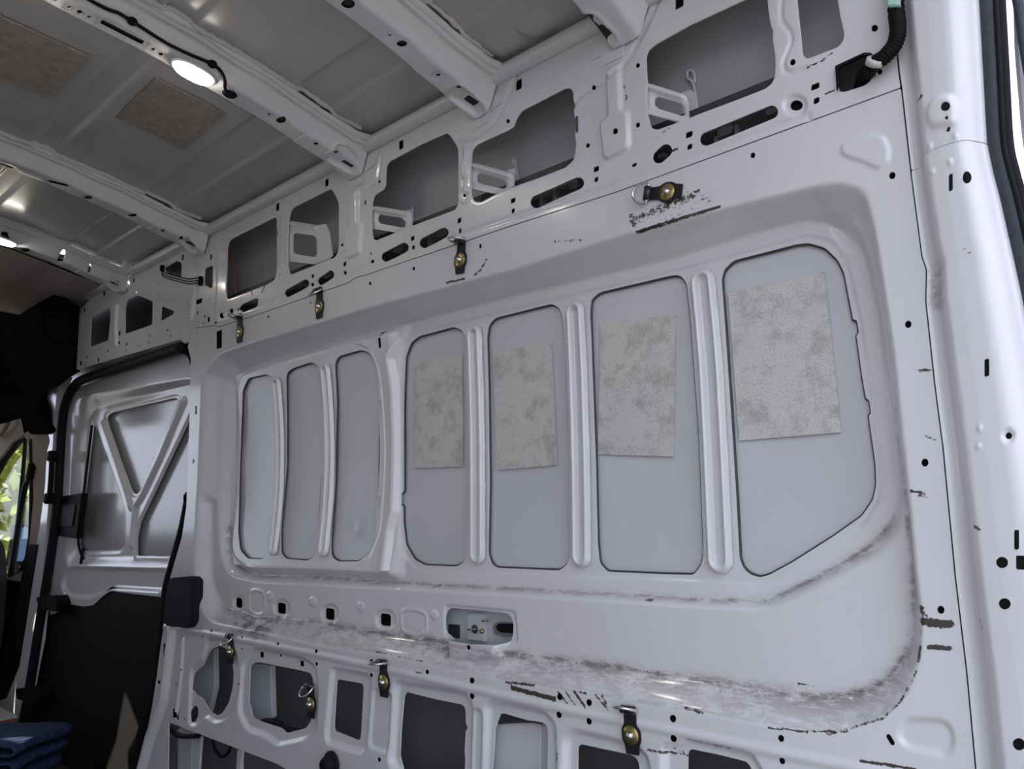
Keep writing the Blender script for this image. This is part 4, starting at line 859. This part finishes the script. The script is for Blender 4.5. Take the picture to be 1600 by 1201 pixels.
def tie_down(px, py, theta, phi, label, size=1.0, tilt=0):
    p = P(px, py, 0); t = root('tie_down_ring', label, 'tie-down ring', p, 'tie-down rings bolted to the side wall')
    t.rotation_euler = (0, theta, 0); t.scale = (size,)*3
    def put(o): o.location = (0, 0, 0); return o
    out = [(-.014, -.034), (.014, -.034), (.016, -.018), (.021, -.008), (.021, .008), (.014, .02), (.013, .046), (-.013, .046), (-.014, .02), (-.021, .008), (-.021, -.008), (-.016, -.018)]
    pl = put(plate('plate', [(x, -.0005, z) for x, z in out], (0, -.005, 0), 'black_metal', t, .001))
    tube_pts = [(-.014, -.009, .046), (.014, -.009, .046)]
    put(tube('hinge_barrel', tube_pts, .008, 'black_metal', t, 1, 10, smooth_path=False))
    put(lathe('washer', [(0, .0075), (.0165, .0075), (.0175, .006), (.0175, .004)], 'zinc_yellow', t, 24))
    put(lathe('bolt', [(0, .0155), (.003, .015), (.006, .0125), (.0078, .0075), (.0078, .006)], 'steel_bolt', t, 14))
    ring = []
    for i in range(17):
        a = math.pi*i/16; ring.append((.022*math.cos(a), .006 + .026*math.sin(a)))
    ring = [(.012, -.001), (.020, .0)] + ring + [(-.020, .0), (-.012, -.001)]
    c, s_ = math.cos(phi), math.sin(phi)
    pts = [Vector((x, -.009 - h*s_, .046 + h*c)) for x, h in ring]
    if tilt: pts = [Vector((v.x*math.cos(tilt) - (v.z-.046)*math.sin(tilt), v.y, .046 + v.x*math.sin(tilt)+(v.z-.046)*math.cos(tilt))) for v in pts]
    put(tube('ring', pts, .0028, 'chrome', t, 1, 8, smooth_path=False, closed=True))
    return t
rad = math.radians
tie_down(376, 518, 0, rad(85), 'small tie-down ring by the black oval hole, furthest along the upper row', 1.15)
tie_down(500.5, 478.5, 0, rad(125), 'tie-down ring hanging loose on the upper row, second from the front', 1.1)
tie_down(721, 406, rad(6), rad(88), 'tie-down ring sticking out beside paint scratches on the upper row', 1.05)
tie_down(1044.5, 300.5, rad(-78), rad(14), 'sideways tie-down ring with chipped paint around its plate', 1.0)
tie_down(362, 1017, 0, rad(135), 'tie-down ring above the oval opening at the front of the lower wall', 1.1)
tie_down(487.5, 1099, rad(-2), rad(135), 'tie-down ring hanging at the right edge of a lower opening', 1.12)
tie_down(601.5, 1064.5, rad(-2), rad(88), 'tie-down ring sticking out above the narrow lower opening', 1.1)
tie_down(988, 1147, rad(-2), rad(72), 'tie-down ring nearest the rear pillar on the lower wall', 1.05)

plug = root('rubber_plug', 'black rubber plug at the lower edge below the narrow opening', 'plug', P(519, 1192, -.005))
for nm, pr in (('plug_body', [(0, .03), (.018, .03), (.024, .02), (.026, .0)]), ('plug_rim', [(.024, .008), (.034, .006), (.034, 0)])): lathe(nm, pr, 'black_rubber', plug, 16).location = (0, 0, 0)

# roof lamps
def lamp(px, py, label, on, k=1.0, at=None):
    e = R(px, py, -.004) if at is None else Vector((at[0], at[1], float(zbow(at[1]))-.004)); t = root('roof_lamp', label, 'lamp', e, 'lamps on the roof bows')
    def ov(name, r1, r2, z0, z1, m, dome=0):
        bm = bmesh.new(); rings = []; n = 28
        prof = [(1, 0), (1, .5), (.93, .85), (.75, 1.0)] + ([(.4, 1+dome)] if dome else [])
        for f, h in prof: rings.append([bm.verts.new((r2*f*math.cos(6.2832*i/n), r1*f*math.copysign(abs(math.sin(6.2832*i/n))**.75, math.sin(6.2832*i/n)), z0 + (z1-z0)*h)) for i in range(n)])
        for a_, b_ in zip(rings, rings[1:]):
            for i in range(n): bm.faces.new((a_[i], a_[(i+1) % n], b_[(i+1) % n], b_[i]))
        bm.faces.new(rings[-1]); bm.faces.new(rings[0][::-1])
        o = from_bm(name, bm, m, t, True); o.location = (0, 0, 0)
    ov('lamp_base', .058*k, .034*k, .0, -.008, 'white_paint'); ov('lamp_lens', .050*k, .027*k, -.006, -.016, 'lens', .15)
    t.rotation_euler = (-.16 if at is None else 0, 0, 0)
    return t
lamp(303, 110, 'lit oval lamp on the roof bow between the two roof patches', True)
lamp(3, 373, 'lit lamp on the foremost roof bow at the left edge', True)

lamp(0, 0, 'oval lamp at the centre of the cabled bow, above the photo edge', True, 1.0, (-1.866, -.93))

# cables on the roof bows
def cable(px, label, dz, clips, grommet, r=.0045):
    t = root('roof_cable', label, 'cable', R(*px[0]))
    def f(q):                                # lay the cable on the bow's own surface
        h = 0.0
        for _ in range(14): h = .6*h + .4*float(np.interp(R(q[0], q[1], h).x - BX[dz], PROF[:, 0], PROF[:, 1]))
        return R(q[0], q[1], h - .005) + Vector((.002, 0, -.001))
    tube('cable', [f(q) for q in px], r, 'black_rubber', t, 6, 8)
    for q in clips:
        v = f(q); bm = bmesh.new(); bmesh.ops.create_icosphere(bm, subdivisions=2, radius=.0115)
        bmesh.ops.scale(bm, vec=(1, 1.1, .9), verts=bm.verts); bmesh.ops.translate(bm, vec=v, verts=bm.verts); from_bm('clip', bm, 'black_plastic', t, True)
    v = R(*grommet, -.001); bm = bmesh.new()
    for r0, r1, h0, h1 in ((.020, .020, 0, .004), (.020, .013, .004, .010)):
        n = 18; A_ = [bm.verts.new(v + Vector((r0*.8*math.cos(6.2832*i/n), r0*math.sin(6.2832*i/n), -h0))) for i in range(n)]; B_ = [bm.verts.new(v + Vector((r1*.8*math.cos(6.2832*i/n), r1*math.sin(6.2832*i/n), -h1))) for i in range(n)]
        for i in range(n): bm.faces.new((A_[i], A_[(i+1) % n], B_[(i+1) % n], B_[i]))
        bm.faces.new(B_)
    from_bm('grommet', bm, 'black_rubber', t, True)
    return t
c00 = (0, 0, 4)
cable(cr(*c00, [(500, -40), (580, 10), (680, 60), (740, 80), (825, 132), (900, 180), (985, 235), (1080, 290), (1200, 345), (1325, 398), (1380, 445), (1402, 500), (1405, 550), (1425, 575)]), 'black cable clipped along the roof bow beside the lit lamp', 2, cr(*c00, [(825, 132), (1325, 398)]), (359, 145))
cable([(2, 364), (8, 366), (14, 374), (17, 382), (24, 387), (36, 388)], 'short black cable beside the lamp at the left edge', 0, [(7, 365)], (38, 388), .006)

# corrugated harness at the top right with its grommet frame
hn = root('wiring_harness', 'thick black taped wiring harness beside the rear pillar', 'wiring harness', P(1400, 40, -.03))
hp = [P(x, y, o) for x, y, o in ((1399, -60, -.02), (1400, 10, -.025), (1403, 45, -.03), (1398, 68, -.03), (1382, 88, -.03), (1365, 100, -.025), (1352, 118, 0), (1345, 140, .03))]
tube('harness_sleeve', hp, .0125, 'black_plastic', hn, 14, 12, rad=lambda t: .0128 + .0009*math.sin(t*420))
tube('white_tape', [P(1369, 91, -.034), P(1366, 101, -.028)], .0150, 'tape_white', hn, 2, 12)
pplate('green_connector', [(1384, -20), (1403, -20), (1404, 8), (1386, 9)], -.045, .02, 'connector_green', hn, .002)
fr = Sheet(np.arange(-.60, -.38, .0025), np.arange(1.85, 2.06, .0025), -.008)
FO_ = rnd(cr(1200, 0, 4, [(418, 410), (600, 325), (648, 328), (662, 390), (662, 510), (640, 540), (606, 550), (604, 540), (585, 545), (585, 560), (490, 580), (488, 598), (455, 605), (430, 590), (425, 500)]), 2, 2)
FI_ = rnd(cr(1200, 0, 4, [(442, 425), (600, 345), (640, 350), (650, 400), (645, 500), (610, 530), (480, 572), (450, 570), (442, 500)]), 4, 2)
fr.dom(W(FO_, -.008)); fr.hole(W(FI_, -.008)); fr.plateau(expand(W(FI_, -.008), 1.03), -.006, .006)
tag(fr.build('grommet_frame', 'black_rubber', None, th=.008), 'black rubber frame around the cable hole below the wiring harness', 'grommet')
# (its opening goes through the upper panel)

# slim wires on the front upper panel, in the cavities
wr = root('wire_loom', 'thin black wires looped across the front of the upper panel', 'wire', P(290, 432, -.01))
for dy, dz in ((-3, 0), (4, 0), (10, .01)):
    tube('wire', [P(x, y+dy*.6, -.012-dz) for x, y in cr(*c11, [(785, 200), (785, 240), (830, 265), (900, 285), (1000, 310), (1060, 305), (1110, 300)])], .0022, 'black_rubber', wr, 5, 6)
tube('wire_tie', [P(x, y, -.014) for x, y in cr(*c11, [(1110, 285), (1112, 320), (1105, 355)])], .009, 'black_plastic', wr, 3, 8)
tube('wire_tie', [P(x, y, -.014) for x, y in cr(*c11, [(785, 185), (780, 235)])], .009, 'black_plastic', wr, 3, 8)
ow = tube('orange_wire', [P(x, y, .09) for x, y in cr(*c30, [(340, 380), (360, 480), (390, 590), (405, 700), (405, 850)])], .003, 'wire_orange', None, 5, 6); tag(ow, 'thin orange wire hanging in the front upper opening', 'wire')
for lab, pts, o_, r_ in (('black cable at the foot of the pillar below the oval opening', cr(*c2, [(130, 880), (180, 930), (250, 945), (350, 940)]), .02, .009), ('loop of thin black wire hanging under the lower wall edge', cr(*c2, [(455, 975), (480, 1050), (520, 1100), (570, 1085), (600, 1030)]), .05, .006),
                         ('black wire clipped along the lower edge of the second opening', cr(*c2, [(840, 880), (850, 830), (900, 825), (985, 845), (1000, 870), (1100, 905), (1180, 905)]), .03, .009)):
    tag(tube('loose_wire', [P(x, y, o_) for x, y in pts], r_, 'black_rubber', None, 5, 6), lab, 'wire')

# folded moving blanket and the carton behind it, at the bottom left
B0 = np.array([-3.46, -.30]); 
def blanket():
    prof = []; z = .0; N = 7; th = .052
    for i in range(N):
        L = .30 + .02*math.sin(i*2.3)
        row = [(-.34, z+.006), (-.2, z+.003), (0, z+.004), (L*.6, z+.002)]; prof += row if i % 2 == 0 else row[::-1]
        cx = L*.72 if i % 2 == 0 else -.36
        for a_ in (-60, -20, 20, 60): prof.append((cx + (.05 if i % 2 == 0 else -.05)*math.cos(rad(a_))*(1.4 if i == N-1 else 1), z + th/2 + th*.62*math.sin(rad(a_))))
        z += th
    prof += [(.12, z+.012), (0, z+.002), (-.2, z-.004), (-.34, z-.004)]
    pts = spline([(x, 0, zz) for x, zz in prof], 5); bm = bmesh.new(); rows = []
    for j in range(15):
        v = (j/14-.5)*.5; rows.append([bm.verts.new((q.x + .012*math.sin(v*9+q.z*20), v, q.z + .006*math.sin(v*14 + q.x*9))) for q in pts])
    for r0, r1 in zip(rows, rows[1:]):
        for i in range(len(pts)-1): bm.faces.new((r0[i], r0[i+1], r1[i+1], r1[i]))
    o = from_bm('moving_blanket', bm, 'quilt_blue', None, True)
    sol = o.modifiers.new('thickness', 'SOLIDIFY'); sol.thickness = .012; sol.offset = 0
    return o
bl = blanket(); bl.location = (-4.02, -.25, .008); bl.rotation_euler = (0, 0, rad(38)); bl.scale = (.62, .7, .62); tag(bl, 'folded blue quilted moving blanket at the bottom left corner', 'blanket')
v = PX(25, 1117, -4.5)
cb = root('carton', 'red and white printed carton peeking out behind the blue blanket', 'box', (v.x, v.y, 0))
box('carton_body', (v.x-.3, v.y-.34, .0), (v.x, v.y, v.z-.012), 'box_red', cb, .004)
box('carton_flap', (v.x-.3, v.y-.34, v.z-.0115), (v.x+.004, v.y+.004, v.z), 'tape_white', cb, .001)
